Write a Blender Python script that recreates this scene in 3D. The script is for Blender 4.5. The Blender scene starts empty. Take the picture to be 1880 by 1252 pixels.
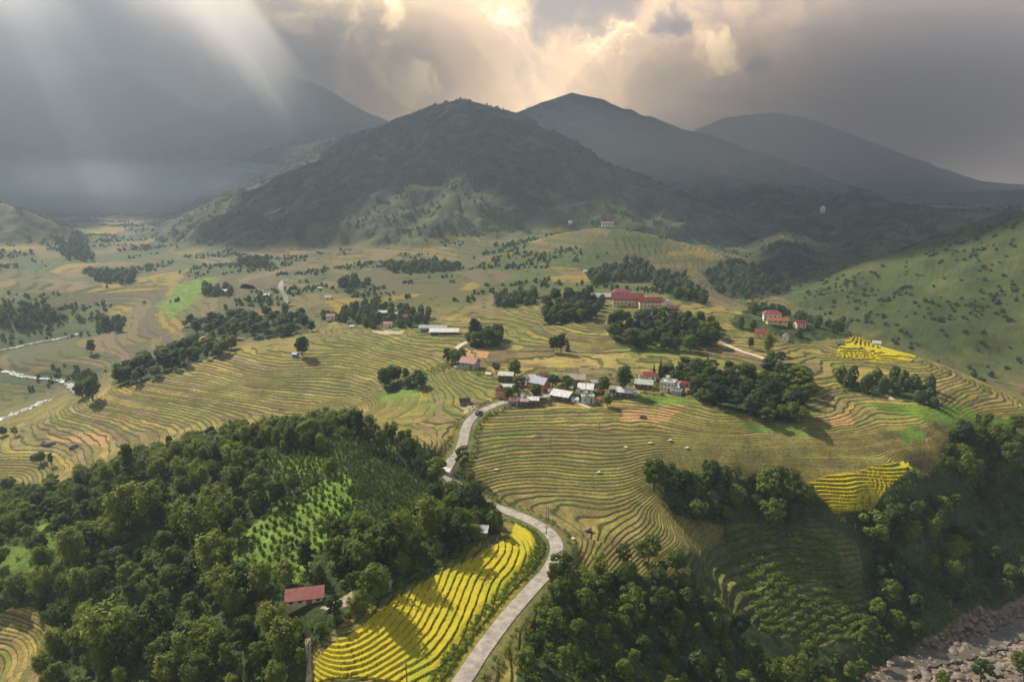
import bpy, math, random
import numpy as np
R = math.radians
random.seed(7)
rng = np.random.default_rng(11)
scene = bpy.context.scene
col = scene.collection
# ------------------------------------------------------------------ camera
CAMZ = 105.0
PITCH = R(13.7)
FPX = 1254.0                      # focal length in photograph pixels (1880 wide)
SP, CP = math.sin(PITCH), math.cos(PITCH)
cd = bpy.data.cameras.new('camera'); cam = bpy.data.objects.new('camera', cd); col.objects.link(cam)
cam.location = (0, 0, CAMZ); cam.rotation_euler = (math.pi / 2 - PITCH, 0, 0)
cd.sensor_fit = 'HORIZONTAL'; cd.sensor_width = 36; cd.lens = 36 * FPX / 1880
cd.clip_start = 1; cd.clip_end = 30000
scene.camera = cam
scene.view_settings.view_transform = 'Standard'; scene.view_settings.look = 'None'
scene.view_settings.exposure = 0.68; scene.view_settings.gamma = 1
scene.cycles.max_bounces = 4; scene.cycles.diffuse_bounces = 2; scene.cycles.glossy_bounces = 2
scene.cycles.transmission_bounces = 3; scene.cycles.transparent_max_bounces = 8
scene.cycles.volume_bounces = 2
scene.cycles.use_denoising = True


def direction(px, py):
    u = (px - 940) / FPX; v = (py - 626) / FPX
    d = np.array([u, CP - v * SP, -SP - v * CP])
    return d / np.linalg.norm(d)


# ------------------------------------------------------------------ world: Nishita daylight under a broken, warm cloud deck
SUN_AZ, SUN_EL = R(-46), R(42)
W = bpy.data.worlds.new('World'); scene.world = W; W.use_nodes = True
nt = W.node_tree; nt.nodes.clear()
N = lambda t, **k: _node(nt, t, **k)


def _node(tree, t, **k):
    n = tree.nodes.new(t)
    for a, b in k.items():
        setattr(n, a, b)
    return n


def mathn(tree, op, a, b=None, c=None, clamp=False):
    n = tree.nodes.new('ShaderNodeMath'); n.operation = op; n.use_clamp = clamp
    for i, x in enumerate((a, b, c)):
        if x is None: continue
        if hasattr(x, 'links'): tree.links.new(x, n.inputs[i])
        else: n.inputs[i].default_value = x
    return n.outputs[0]


def mixc(tree, fac, a, b, mode='MIX'):
    n = tree.nodes.new('ShaderNodeMix'); n.data_type = 'RGBA'; n.blend_type = mode; n.clamp_factor = True
    for s, x in ((0, fac), (6, a), (7, b)):
        if hasattr(x, 'links'): tree.links.new(x, n.inputs[s])
        elif s == 0: n.inputs[0].default_value = x
        else: n.inputs[s].default_value = (*x, 1)
    return n.outputs[2]


def maprange(tree, x, a, b, c=0.0, d=1.0, smooth=True):
    n = tree.nodes.new('ShaderNodeMapRange'); n.interpolation_type = 'SMOOTHSTEP' if smooth else 'LINEAR'
    tree.links.new(x, n.inputs[0])
    for i, v in enumerate((a, b, c, d)): n.inputs[1 + i].default_value = v
    return n.outputs[0]


def noise(tree, vec, scale, detail=4, rough=.55, dist=0.0, out=0):
    n = tree.nodes.new('ShaderNodeTexNoise'); n.inputs['Scale'].default_value = scale
    n.inputs['Detail'].default_value = detail; n.inputs['Roughness'].default_value = rough; n.inputs['Distortion'].default_value = dist
    if vec is not None: tree.links.new(vec, n.inputs['Vector'])
    return n.outputs[out]


out = N('ShaderNodeOutputWorld')
sky = N('ShaderNodeTexSky', sky_type='NISHITA'); sky.sun_disc = False
sky.sun_elevation = SUN_EL; sky.sun_rotation = SUN_AZ % (2 * math.pi); sky.air_density = 1.5; sky.dust_density = 2.0
b1 = N('ShaderNodeBackground'); b1.inputs[1].default_value = .10; nt.links.new(sky.outputs[0], b1.inputs[0])
tc = N('ShaderNodeTexCoord'); gen = tc.outputs['Generated']
# warped direction, so that the cloud edges billow
warp_n = nt.nodes.new('ShaderNodeTexNoise'); warp_n.inputs['Scale'].default_value = 9; warp_n.inputs['Detail'].default_value = 7
warp_n.inputs['Roughness'].default_value = .62; nt.links.new(gen, warp_n.inputs['Vector'])
vm = N('ShaderNodeVectorMath', operation='SUBTRACT'); nt.links.new(warp_n.outputs['Color'], vm.inputs[0]); vm.inputs[1].default_value = (.5, .5, .5)
vs = N('ShaderNodeVectorMath', operation='SCALE'); nt.links.new(vm.outputs[0], vs.inputs[0]); vs.inputs['Scale'].default_value = .17
va = N('ShaderNodeVectorMath', operation='ADD'); nt.links.new(gen, va.inputs[0]); nt.links.new(vs.outputs[0], va.inputs[1])
vn = N('ShaderNodeVectorMath', operation='NORMALIZE'); nt.links.new(va.outputs[0], vn.inputs[0])
wdir = vn.outputs[0]


def blob(px, py, rad, soft, vec=wdir):
    """1 inside a patch of sky round the direction of (px, py), 0 outside; rad in degrees"""
    d = direction(px, py)
    dp = N('ShaderNodeVectorMath', operation='DOT_PRODUCT'); nt.links.new(vec, dp.inputs[0]); dp.inputs[1].default_value = tuple(d)
    return maprange(nt, dp.outputs['Value'], math.cos(R(rad + soft)), math.cos(R(max(rad - soft, 0.05))))


def add(*xs):
    r = xs[0]
    for x in xs[1:]: r = mathn(nt, 'MAXIMUM', r, x)
    return r


SKY_GAIN = 1.32
n1 = noise(nt, gen, 5.5, 8, .58, .4)
n2 = noise(nt, wdir, 13, 8, .6)
n1b = noise(nt, wdir, 11, 9, .62, .5)
c = mixc(nt, maprange(nt, mathn(nt, 'ADD', mathn(nt, 'MULTIPLY', n1, .5), mathn(nt, 'MULTIPLY', n1b, .5)), .36, .64), (.29, .265, .25), (.45, .40, .36))
warm = blob(800, 60, 24, 19, gen)
c = mixc(nt, warm, c, (.95, .66, .38))
grey = mathn(nt, 'MULTIPLY', maprange(nt, n2, .44, .62), .5)
c = mixc(nt, grey, c, (.50, .38, .28))
rightg = blob(1750, 40, 15, 12, gen)
c = mixc(nt, mathn(nt, 'MULTIPLY', rightg, maprange(nt, n1b, .35, .65, .55, .9)), c, (.52, .385, .29))
leftg = blob(120, 60, 14, 10, gen)
c = mixc(nt, mathn(nt, 'MULTIPLY', leftg, maprange(nt, n1b, .35, .65, .4, .9)), c, (.42, .36, .31))
gblob = lambda px, py, rad, soft: blob(px, py, rad, soft, gen)
n3 = noise(nt, wdir, 17, 9, .62, .6)
peachf = add(blob(1130, 70, 5.5, 5), blob(880, 70, 8, 7), blob(640, 80, 7, 6), blob(1300, 95, 3, 2.5), blob(1400, 80, 3.5, 3), blob(500, 30, 3, 2.5), blob(370, 80, 3, 2.5))
pv_ = mathn(nt, 'ADD', mathn(nt, 'MULTIPLY', n3, .95), mathn(nt, 'MULTIPLY', peachf, .34))
c = mixc(nt, maprange(nt, pv_, .52, 1.02), c, (1.15, .76, .42))
brightf = add(blob(370, 85, 2.0, 1.7), blob(620, 80, 3.6, 3), blob(700, 115, 2.4, 2), blob(945, 25, 2.4, 2.2), blob(560, 60, 2.4, 2), blob(660, 70, 3, 2.5), blob(760, 130, 2, 1.7), blob(705, 0, 2, 1.8), blob(1150, 55, 2, 2), blob(1300, 100, 1.6, 1.3), blob(1350, 75, 1.5, 1.2))
bv_ = mathn(nt, 'ADD', mathn(nt, 'MULTIPLY', n3, 1.0), mathn(nt, 'MULTIPLY', brightf, .36))
c = mixc(nt, maprange(nt, bv_, .80, 1.02), c, (2.1, 1.5, .78))
dark = add(blob(1040, -8, 2.6, 1.6), blob(1100, -5, 2.4, 1.4), blob(1230, 45, .9, .8), blob(1400, 105, .9, .5))
c = mixc(nt, mathn(nt, 'MULTIPLY', dark, .9), c, (.30, .255, .225))
sx = N('ShaderNodeSeparateXYZ'); nt.links.new(gen, sx.inputs[0])
c = mixc(nt, maprange(nt, sx.outputs[2], -.05, .0), (.06, .06, .055), c)
c = mixc(nt, maprange(nt, sx.outputs[2], .25, .42), c, (.13, .14, .155))     # unseen sky overhead dimmed to cut the fill light
b2 = N('ShaderNodeBackground'); b2.inputs[1].default_value = SKY_GAIN; nt.links.new(c, b2.inputs[0])
ms = N('ShaderNodeMixShader'); ms.inputs[0].default_value = .92
nt.links.new(b1.outputs[0], ms.inputs[1]); nt.links.new(b2.outputs[0], ms.inputs[2]); nt.links.new(ms.outputs[0], out.inputs[0])

# ------------------------------------------------------------------ sun
sl = bpy.data.lights.new('sun', 'SUN'); sl.energy = 5.0; sl.angle = R(.5); sl.color = (1, .89, .71)
so = bpy.data.objects.new('sun', sl); col.objects.link(so)
SDIR = np.array([math.sin(SUN_AZ) * math.cos(SUN_EL), math.cos(SUN_AZ) * math.cos(SUN_EL), math.sin(SUN_EL)])
so.rotation_euler = (math.pi / 2 - SUN_EL, 0, math.pi - SUN_AZ)
so.location = (-200, 200, 800)

# haze values (the box is built at the end)
HAZE_DENSITY = .00016
HAZE_COLOR = (.58, .73, .96)
HAZE_ANISO = .25


# ------------------------------------------------------------------ numeric helpers
def hash2(ix, iy, seed=0):
    h = (ix.astype(np.int64) * 374761393 + iy.astype(np.int64) * 668265263 + seed * 974634541) & 0xFFFFFFFF
    h = ((h ^ (h >> 13)) * 1274126177) & 0xFFFFFFFF
    h = ((h ^ (h >> 15)) * 2246822519) & 0xFFFFFFFF
    return ((h ^ (h >> 16)) & 0xFFFFFF) / float(0xFFFFFF)


def vnoise(x, y, seed=0):
    ix = np.floor(x); iy = np.floor(y); fx = x - ix; fy = y - iy
    fx = fx * fx * fx * (fx * (fx * 6 - 15) + 10); fy = fy * fy * fy * (fy * (fy * 6 - 15) + 10)
    ix = ix.astype(np.int64); iy = iy.astype(np.int64)
    a = hash2(ix, iy, seed); b = hash2(ix + 1, iy, seed); c_ = hash2(ix, iy + 1, seed); d = hash2(ix + 1, iy + 1, seed)
    return (a + (b - a) * fx) * (1 - fy) + (c_ + (d - c_) * fx) * fy - .5


def fbm(x, y, octaves=4, seed=0, gain=.5):
    s = np.zeros_like(x); a = 1.0
    for o in range(octaves):
        s += a * vnoise(x, y, seed + o * 17)
        x, y = x * 1.9 * .8 - y * 1.9 * .6 + 3.7, x * 1.9 * .6 + y * 1.9 * .8 - 1.3
        a *= gain
    return s


def sstep(x, a, b):
    t = np.clip((x - a) / (b - a), 0, 1)
    return t * t * (3 - 2 * t)


def at_z(px, py, z):
    u = (px - 940) / FPX; v = (py - 626) / FPX
    t = (CAMZ - z) / (SP + v * CP)
    return (u * t, t * (CP - v * SP), z)


def at_t(px, py, t):
    u = (px - 940) / FPX; v = (py - 626) / FPX
    return (u * t, t * (CP - v * SP), CAMZ - t * (SP + v * CP))


# ------------------------------------------------------------------ terrain: a smooth surface through surveyed points
CTRL = [  # photo x, photo y, height above the road
    (850, 1250, 3), (900, 1180, 2.5), (960, 1090, 2), (1010, 1040, 1), (1025, 1000, 0), (985, 960, 0), (890, 925, 0), (825, 870, 2.5),
    (850, 820, 4.5), (858, 780, 6.5), (880, 755, 8), (925, 742, 9), (1000, 732, 9), (1075, 735, 9), (950, 690, 11), (1050, 695, 11), (1150, 705, 11),
    (1230, 710, 11), (860, 680, 11), (840, 640, 11), (900, 640, 12), (1050, 650, 12), (1200, 655, 13), (1100, 620, 16), (700, 640, 9),
    # left paddies and the stream below them
    (650, 650, 6), (500, 650, 5), (430, 642, 4), (650, 690, 2.5), (500, 690, 1.5), (380, 680, 0), (690, 760, 2), (600, 730, -1.5), (400, 720, -3.5), (270, 702, -4), (600, 765, -5), (500, 745, -4.5), (400, 765, -8), (250, 745, -9),
    (300, 790, -12), (200, 770, -13), (210, 722, -8), (150, 830, -17), (100, 790, -17), (0, 840, -20), (0, 900, -26), (130, 708, -27), (0, 682, -27),
    (130, 615, -24), (10, 640, -25), (50, 745, -28), (60, 660, -22),
    # left wooded hill
    (700, 810, 10), (560, 800, 12), (400, 835, 9), (250, 890, 3), (100, 945, -4), (0, 990, -8), (640, 880, 15), (550, 950, 13), (480, 1010, 10),
    (560, 1105, 10), (640, 1092, 10), (450, 1085, 6), (300, 1000, 2), (200, 1060, -3), (100, 1060, -7), (50, 1180, -15), (30, 1130, -13), (150, 1160, -9),
    (200, 1220, -7), (350, 1200, -2), (450, 1235, 0), (560, 1235, 4), (800, 830, 7), (780, 960, 9), (700, 1040, 10),
    # yellow field
    (590, 1190, 8), (700, 1110, 9), (850, 1015, 6), (945, 965, 1.5), (620, 1250, 5.5), (740, 1250, 4), (820, 1150, 5), (900, 1080, 3.5), (878, 980, 6),
    # centre terraces
    (1050, 770, 6.5), (1050, 800, 4.8), (1050, 830, 3), (1050, 870, .8), (1050, 910, -1.8), (930, 905, -1.2), (1000, 935, -2.2), (1060, 950, -3), (900, 850, 2.2), (900, 800, 5), (900, 885, 0), (1060, 985, -2), (1120, 990, -4.5), (1200, 1005, -8), (1270, 1010, -12), (1160, 870, .4), (1140, 910, -2),
    (1200, 770, 7), (1200, 830, 2.8), (1180, 930, -4.5), (1400, 790, 6.5), (1400, 835, 2.2), (1350, 865, -2), (1480, 860, -1.5), (1600, 840, 1), (1650, 800, 4),
    (1480, 886, -4.5), (1560, 870, -3), (1650, 852, -1.5), (1690, 870, -2.7), (1510, 908, -7.2), (1600, 895, -6.2), (1660, 884, -4.6), (1540, 937, -11), (1590, 932, -10), (1640, 925, -10), (1655, 908, -7.6), (1480, 922, -8.6), (1730, 840, -2), (1330, 770, 9), (1500, 790, 7),
    # right terraces and the plateau
    (1550, 720, 10), (1500, 690, 13), (1620, 760, 7), (1700, 720, 9), (1780, 725, 6), (1880, 775, 0), (1700, 665, 13), (1600, 642, 15.6), (1600, 662, 12.6), (1660, 652, 13.9), (1540, 645, 15.2), (1540, 658, 13), (1450, 650, 14),
    (1350, 700, 12), (1880, 752, 3), (1760, 790, 2), (1350, 640, 14),
    # ravine
    (1250, 960, -11), (1350, 960, -15), (1450, 950, -14), (1300, 1050, -20), (1400, 1000, -20), (1400, 1080, -25), (1500, 1050, -26), (1600, 1000, -24),
    (1700, 950, -20), (1800, 900, -16), (1880, 900, -18), (1750, 1050, -31), (1850, 1000, -29), (1880, 1115, -40), (1750, 1175, -41), (1600, 1240, -42),
    (1870, 1240, -40), (1880, 830, -8),
    # slope right of the road
    (930, 1180, 2), (970, 1240, 1), (1000, 1105, 1), (1060, 1060, -3), (1100, 1095, -6), (1100, 1180, -8), (1200, 1240, -17), (1200, 1100, -13), (1300, 1150, -22),
    (1300, 1240, -26), (1400, 1200, -32), (1500, 1240, -39),
    # middle distance
    (500, 625, 2), (600, 605, 8), (700, 605, 11), (800, 605, 13), (1000, 590, 16), (1150, 565, 23), (1110, 552, 23), (1200, 575, 22), (1250, 610, 17), (1150, 640, 13),
    (1300, 645, 13), (1400, 605, 19), (1450, 585, 22), (1550, 615, 18), (1600, 640, 14), (1500, 640, 14), (440, 605, 0), (500, 540, 4), (620, 540, 8), (750, 540, 10),
    (900, 540, 13), (1000, 520, 18), (600, 480, 10), (300, 560, -10), (200, 570, -18), (100, 560, -12), (30, 560, -6), (0, 520, 2), (200, 500, -16), (300, 450, -12),
    (450, 450, 0), (300, 420, -8), (120, 450, 0), (700, 470, 10), (1000, 470, 20), (1100, 470, 24), (1100, 428, 42), (1200, 480, 18), (1300, 530, 2), (1400, 540, -8),
    (1470, 548, -16), (1200, 435, 32), (1350, 480, 14), (900, 470, 12), (1080, 520, 22),
]
GUARD = [(-400, 150, -22), (-320, 60, -18), (0, 50, 8), (-150, 70, 0), (120, 60, -28), (260, 110, -42), (330, 220, -42), (300, 330, -26), (285, 400, -20), (240, 430, -14), (400, 380, -5),
         (500, 300, 5), (-700, 600, 0), (-900, 1200, 10), (0, 2600, 0), (-1500, 2600, 10), (1500, 2600, 30), (2500, 3500, 40), (-2500, 3500, 30), (0, 4500, 30), (300, 520, -20), (-600, 300, -10), (330, 760, -25), (420, 900, -25), (560, 760, -10), (480, 640, -5), (420, 520, -10), (600, 520, 10), (560, 1000, -15), (800, 900, 10), (900, 1300, 20), (420, 620, -12), (360, 600, -20)]
cp = np.array([at_z(*q) for q in CTRL] + GUARD)
SC = 100.0
K = len(cp)


def tps(r2): return np.where(r2 > 0, .5 * r2 * np.log(np.maximum(r2, 1e-12)), 0)


X = cp[:, :2] / SC
A = np.zeros((K + 3, K + 3))
A[:K, :K] = tps(((X[:, None] - X[None]) ** 2).sum(2)) + np.eye(K) * .0015
A[:K, K] = 1; A[:K, K + 1:] = X; A[K, :K] = 1; A[K + 1:, :K] = X.T
COEF = np.linalg.solve(A, np.concatenate([cp[:, 2], np.zeros(3)]))


def base_height(x, y):
    x = np.ravel(x) / SC; y = np.ravel(y) / SC
    o = np.empty_like(x)
    for i in range(0, len(x), 40000):
        a, b = x[i:i + 40000].astype(np.float32), y[i:i + 40000].astype(np.float32)
        r2 = (a[:, None] - X[None, :, 0].astype(np.float32)) ** 2 + (b[:, None] - X[None, :, 1].astype(np.float32)) ** 2
        k = .5 * r2 * np.log(np.maximum(r2, 1e-9))
        o[i:i + 40000] = k @ COEF[:K].astype(np.float32) + COEF[K] + COEF[K + 1] * a + COEF[K + 2] * b
    return o


# polar grid: fine close by, coarse far away
NAZ = 1300
AZ = np.linspace(R(-52), R(52), NAZ)
rr = [72.0]
while rr[-1] < 4600:
    r = rr[-1]
    rr.append(r + float(np.clip(r * r / (165000.0 if r < 560 else 125000.0), .30, 4.2 if r < 2300 else 10)))
RAD = np.array(rr); NR = len(RAD)
GX = RAD[:, None] * np.sin(AZ)[None]; GY = RAD[:, None] * np.cos(AZ)[None]
# the smooth base is evaluated on every second ring / third bearing and interpolated
si = np.unique(np.r_[np.arange(0, NR, 2), NR - 1]); sj = np.unique(np.r_[np.arange(0, NAZ, 3), NAZ - 1])
coarse = base_height(GX[np.ix_(si, sj)], GY[np.ix_(si, sj)]).reshape(len(si), len(sj))
tmp = np.empty((len(si), NAZ))
for i in range(len(si)): tmp[i] = np.interp(AZ, AZ[sj], coarse[i])
Z = np.empty((NR, NAZ))
wi = np.clip(np.searchsorted(si, np.arange(NR), 'right') - 1, 0, len(si) - 2)
f_ = (RAD - RAD[si[wi]]) / (RAD[si[wi + 1]] - RAD[si[wi]])
Z = tmp[wi] * (1 - f_)[:, None] + tmp[wi + 1] * f_[:, None]
RR = np.broadcast_to(RAD[:, None], Z.shape)
# gentle undulation so that the terrace contours wander
Z += 1.3 * fbm(GX / 62, GY / 62, 3, 5) * sstep(RR, 90, 160)
Z += 5 * fbm(GX / 160, GY / 160, 3, 9) * sstep(RR, 420, 800)

# mountains: ridge lines (photo x, photo y, distance along the axis), slope, roughness
MOUNT = {
    'centre': (.52, 1.0, [(270, 362, 2750), (330, 342, 2680), (400, 318, 2580), (450, 297, 2430), (520, 272, 2280), (600, 257, 2080), (650, 247, 1930), (700, 233, 1780), (750, 214, 1620), (800, 192, 1470), (850, 183, 1400),
                          (900, 195, 1380), (940, 206, 1360), (965, 225, 1345), (1000, 258, 1320), (1040, 288, 1290), (1090, 314, 1260), (1130, 333, 1240), (1180, 348, 1220), (1230, 368, 1200)]),
    'spur': (.54, .8, [(930, 205, 1360), (895, 238, 1260), (872, 290, 1150), (848, 335, 1070), (815, 380, 1000), (780, 420, 945)]),
    'spur2': (.6, .8, [(735, 222, 1720), (725, 300, 1560), (695, 348, 1470), (660, 384, 1400)]),
    'spur3': (.5, .7, [(1000, 258, 1320), (1020, 330, 1150), (1030, 385, 1020)]),
    'second': (.42, 1.0, [(900, 225, 2767), (960, 203, 2677), (1000, 187, 2595), (1050, 171, 2510), (1100, 181, 2427), (1150, 202, 2344), (1200, 234, 2249), (1260, 267, 2152), (1320, 301, 2032), (1400, 327, 1882),
                          (1500, 351, 1730), (1600, 364, 1581), (1700, 382, 1461), (1800, 400, 1355), (1950, 430, 1242)]),
    'second_spur': (.36, .8, [(1200, 236, 2314), (1190, 300, 1995), (1210, 360, 1662)]),
    'second_foot': (.27, .8, [(1400, 338, 1750), (1410, 370, 1450), (1425, 410, 1180), (1440, 460, 930), (1465, 520, 770)]),
    'second_shoulder': (.27, .8, [(1650, 380, 1400), (1640, 400, 1200), (1620, 440, 980)]),
    'mound': (.55, .5, [(745, 462, 905), (770, 450, 935)]),
    'knoll': (.30, .3, [(1050, 428, 800), (1100, 421, 790), (1150, 424, 790), (1190, 436, 790)]),
    'left_far': (.62, 1.4, [(-350, 60, 2990), (-150, 90, 2990), (10, 118, 2990), (50, 165, 2925), (110, 165, 3055), (185, 119, 3120), (220, 130, 3146), (300, 166, 3185), (350, 212, 3185), (400, 288, 3185), (440, 340, 3120)]),
    'left_back': (.62, 1.4, [(330, 270, 4030), (400, 222, 4030), (450, 196, 4030), (530, 139, 4030), (590, 158, 4030), (605, 186, 3965), (640, 201, 3900), (700, 226, 3835), (780, 262, 3770)]),
    'right_back': (.5, 1.4, [(1150, 320, 3640), (1240, 262, 3640), (1330, 216, 3640), (1420, 206, 3640), (1500, 222, 3575), (1600, 262, 3510), (1700, 302, 3445), (1800, 333, 3380), (1950, 345, 3250), (2200, 330, 3250)]),
    'left_near': (.55, .8, [(-400, 250, 1150), (-200, 300, 1120), (0, 374, 1100), (40, 386, 1090), (90, 424, 1080), (120, 446, 1070)]),
    'right_hill': (.46, .45, [(2600, 300, 520), (2200, 330, 560), (2000, 352, 590), (1880, 382, 620), (1820, 408, 635), (1760, 440, 650), (1700, 466, 665), (1640, 491, 680), (1560, 522, 695), (1490, 546, 705)]),
}


def ridge_height(pts, slope, rough):
    pts = np.array([at_t(*q) for q in pts]); best = np.full(Z.shape, -1e3)
    lo = pts[:, :2].min(0) - 1000; hi = pts[:, :2].max(0) + 1000
    m = (GX > lo[0]) & (GX < hi[0]) & (GY > lo[1]) & (GY < hi[1])
    x = GX[m]; y = GY[m]
    # bend the flanks so that spurs and gullies run down them
    w = 11 * rough
    xx = x + w * fbm(x / 150, y / 150, 3, 21); yy = y + w * fbm(x / 150 + 9, y / 150, 3, 22)
    b = np.full(x.shape, -1e3); dist = np.full(x.shape, 1e4)
    for p, q in zip(pts[:-1], pts[1:]):
        d = q[:2] - p[:2]; L2 = (d ** 2).sum()
        t = np.clip(((xx - p[0]) * d[0] + (yy - p[1]) * d[1]) / L2, 0, 1)
        dd = np.hypot(xx - p[0] - t * d[0], yy - p[1] - t * d[1])
        h = p[2] + t * (q[2] - p[2]) - slope * (dd * dd / (dd + 14)) * (1.12 - .26 * np.minimum(dd / 420, 1))
        k = h > b
        b = np.where(k, h, b); dist = np.where(k, dd, dist)
    g = 1 - np.abs(fbm(x / 95, y / 95, 4, 31)) * 2
    b = b + rough * sstep(dist, 6, 110) * (17 * (g - .8) + 7 * fbm(x / 45, y / 45, 3, 33))
    best[m] = b
    return best


MASK = {}
for name, (slope, rough, pts) in MOUNT.items():
    h = ridge_height(pts, slope, rough)
    kk = 9.0
    d = np.clip((h - Z) / kk, -1, 1)
    Zn = np.where(d >= 1, h, np.where(d <= -1, Z, Z + kk * (d + 1) ** 2 / 4))
    MASK[name] = sstep(h - Z, -4, 10)
    Z = Zn
FORESTED = np.zeros_like(Z)
for name in MOUNT:
    if name not in ('right_hill', 'knoll'): FORESTED = np.maximum(FORESTED * (1 - 0), MASK[name])
GRASSHILL = MASK['right_hill'] * (1 - MASK['second'])
SMOOTH = Z.copy()


def sample(arr, x, y):
    x = np.asarray(x, float); y = np.asarray(y, float)
    r = np.hypot(x, y); a = np.arctan2(x, y)
    fi = np.interp(r, RAD, np.arange(NR)); fj = np.interp(a, AZ, np.arange(NAZ))
    i = np.clip(fi.astype(int), 0, NR - 2); j = np.clip(fj.astype(int), 0, NAZ - 2)
    fi = fi - i; fj = fj - j
    return (arr[i, j] * (1 - fi) + arr[i + 1, j] * fi) * (1 - fj) + (arr[i, j + 1] * (1 - fi) + arr[i + 1, j + 1] * fi) * fj


TS = np.concatenate([np.arange(85, 420, 1.0), np.arange(420, 1200, 3.0), np.arange(1200, 4200, 12.0)])


def hit(px, py, arr=None):
    """where the line of sight of a photo pixel meets the terrain"""
    arr = Z if arr is None else arr
    u = (px - 940) / FPX; v = (py - 626) / FPX
    d = np.array([u, CP - v * SP, -SP - v * CP])
    x, y, z = TS * d[0], TS * d[1], CAMZ + TS * d[2]
    below = np.nonzero(z < sample(arr, x, y))[0]
    if len(below) == 0: t = TS[-1]
    else:
        k = below[0]; a, b = TS[max(k - 1, 0)], TS[k]
        for _ in range(12):
            m = (a + b) / 2
            if CAMZ + m * d[2] < sample(arr, m * d[0], m * d[1]): b = m
            else: a = m
        t = b
    return np.array([t * d[0], t * d[1], CAMZ + t * d[2]])


def ground(x, y): return float(sample(Z, x, y))


def inside(poly, x, y):
    r = np.zeros(np.shape(x), bool); n = len(poly); j = n - 1
    for i in range(n):
        xi, yi = poly[i]; xj, yj = poly[j]
        if yi != yj:
            r ^= ((yi > y) != (yj > y)) & (x < (xj - xi) * (y - yi) / (yj - yi) + xi)
        j = i
    return r


def wpoly(pp): return [tuple(hit(*q, SMOOTH)[:2]) for q in pp]


WOB = 2.2 * fbm(GX / 12, GY / 12, 3, 77) * sstep(RR, 60, 200) * np.clip(RR / 250, 1, 4)
WOB2 = 2.2 * fbm(GX / 12 + 40, GY / 12, 3, 78) * np.clip(RR / 250, 1, 4)


def pmask(pp, wob=1.0):
    w = np.array(wpoly(pp)); m = np.zeros(Z.shape, bool)
    lo = w.min(0) - 12; hi = w.max(0) + 12
    k = (GX > lo[0]) & (GX < hi[0]) & (GY > lo[1]) & (GY < hi[1])
    m[k] = inside(w, GX[k] + wob * WOB[k], GY[k] + wob * WOB2[k])
    return m


# ------------------------------------------------------------------ land cover (photo outlines, laid on the ground)
FOREST_LEFT = [(880, 910), (905, 935), (915, 975), (870, 1005), (700, 1098), (600, 1170), (572, 1200), (566, 1260), (100, 1260), (70, 1230), (110, 1150), (60, 1105), (0, 1125), (0, 925), (100, 905), (250, 850), (400, 800), (560, 785), (700, 795), (760, 815), (850, 855)]
FOREST_RIGHT = [(1180, 858), (1350, 872), (1480, 890), (1540, 945), (1620, 915), (1700, 872), (1740, 838), (1745, 790), (1800, 770), (1890, 805), (1890, 1088), (1800, 1115), (1740, 1141), (1630, 1200), (1560, 1260), (940, 1260), (960, 1180), (1010, 1110), (1060, 1052), (1150, 1058), (1270, 1050), (1330, 1005), (1330, 962), (1240, 945), (1195, 890)]
GROVES = {
    'round wood beyond the left paddies': [(335, 600), (420, 585), (550, 580), (575, 610), (480, 622), (350, 618)],
    'tree belt above the left stream': [(205, 705), (260, 665), (340, 635), (430, 622), (425, 645), (330, 680), (240, 710)],
    'copse beside the bright green plot': [(695, 700), (770, 700), (775, 722), (740, 716), (700, 712)],
    'clump where the pale road bends': [(860, 625), (915, 622), (918, 636), (865, 638)],
    'dark village wood': [(1215, 690), (1290, 680), (1400, 690), (1490, 705), (1480, 780), (1400, 775), (1300, 745), (1260, 720)],
    'wood below the school': [(1115, 600), (1200, 585), (1310, 600), (1318, 640), (1240, 648), (1130, 632)],
    'wood left of the school': [(1000, 560), (1085, 545), (1110, 565), (1080, 590), (1000, 598)],
    'spinney on the tan fields': [(910, 548), (985, 540), (985, 560), (915, 565)],
    'wood on the right knoll': [(1340, 590), (1450, 575), (1560, 590), (1610, 635), (1480, 630), (1350, 605)],
    'thicket below the upper yellow field': [(1540, 700), (1640, 700), (1720, 715), (1720, 750), (1640, 730), (1545, 712)],
    'hamlet trees': [(590, 585), (680, 560), (790, 585), (780, 600), (690, 605), (640, 595)],
    'wood at the left edge': [(0, 570), (80, 565), (125, 590), (60, 605), (0, 600)],
    'streamside trees': [(140, 690), (175, 690), (170, 725), (145, 725)],
}
FAR_GROVES = [[(150, 500), (250, 500), (245, 525), (190, 520)], [(375, 530), (425, 530), (425, 545), (375, 545)], [(440, 478), (490, 475), (490, 492), (440, 492)], [(625, 520), (680, 520), (680, 530), (625, 530)],
              [(1290, 500), (1420, 500), (1450, 540), (1330, 545)], [(1080, 505), (1150, 480), (1200, 490), (1180, 520), (1090, 525)], [(100, 440), (150, 440), (180, 480), (120, 480)], [(180, 590), (220, 590), (220, 612), (185, 612)],
              [(700, 490), (800, 485), (850, 490), (820, 500), (720, 500)], [(1190, 500), (1260, 505), (1300, 560), (1230, 550)]]
YELLOW = {
    'near': [(578, 1215), (640, 1168), (720, 1104), (800, 1056), (870, 1024), (935, 990), (945, 957), (990, 985), (1000, 1003), (980, 1042), (945, 1090), (875, 1180), (830, 1258), (576, 1258)],
    'right': [(1480, 884), (1560, 868), (1640, 852), (1655, 847), (1690, 862), (1690, 872), (1640, 893), (1620, 912), (1580, 938), (1530, 940), (1500, 908)],
    'upper': [(1536, 641), (1640, 641), (1683, 656), (1675, 666), (1640, 664), (1535, 657)],
}
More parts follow.
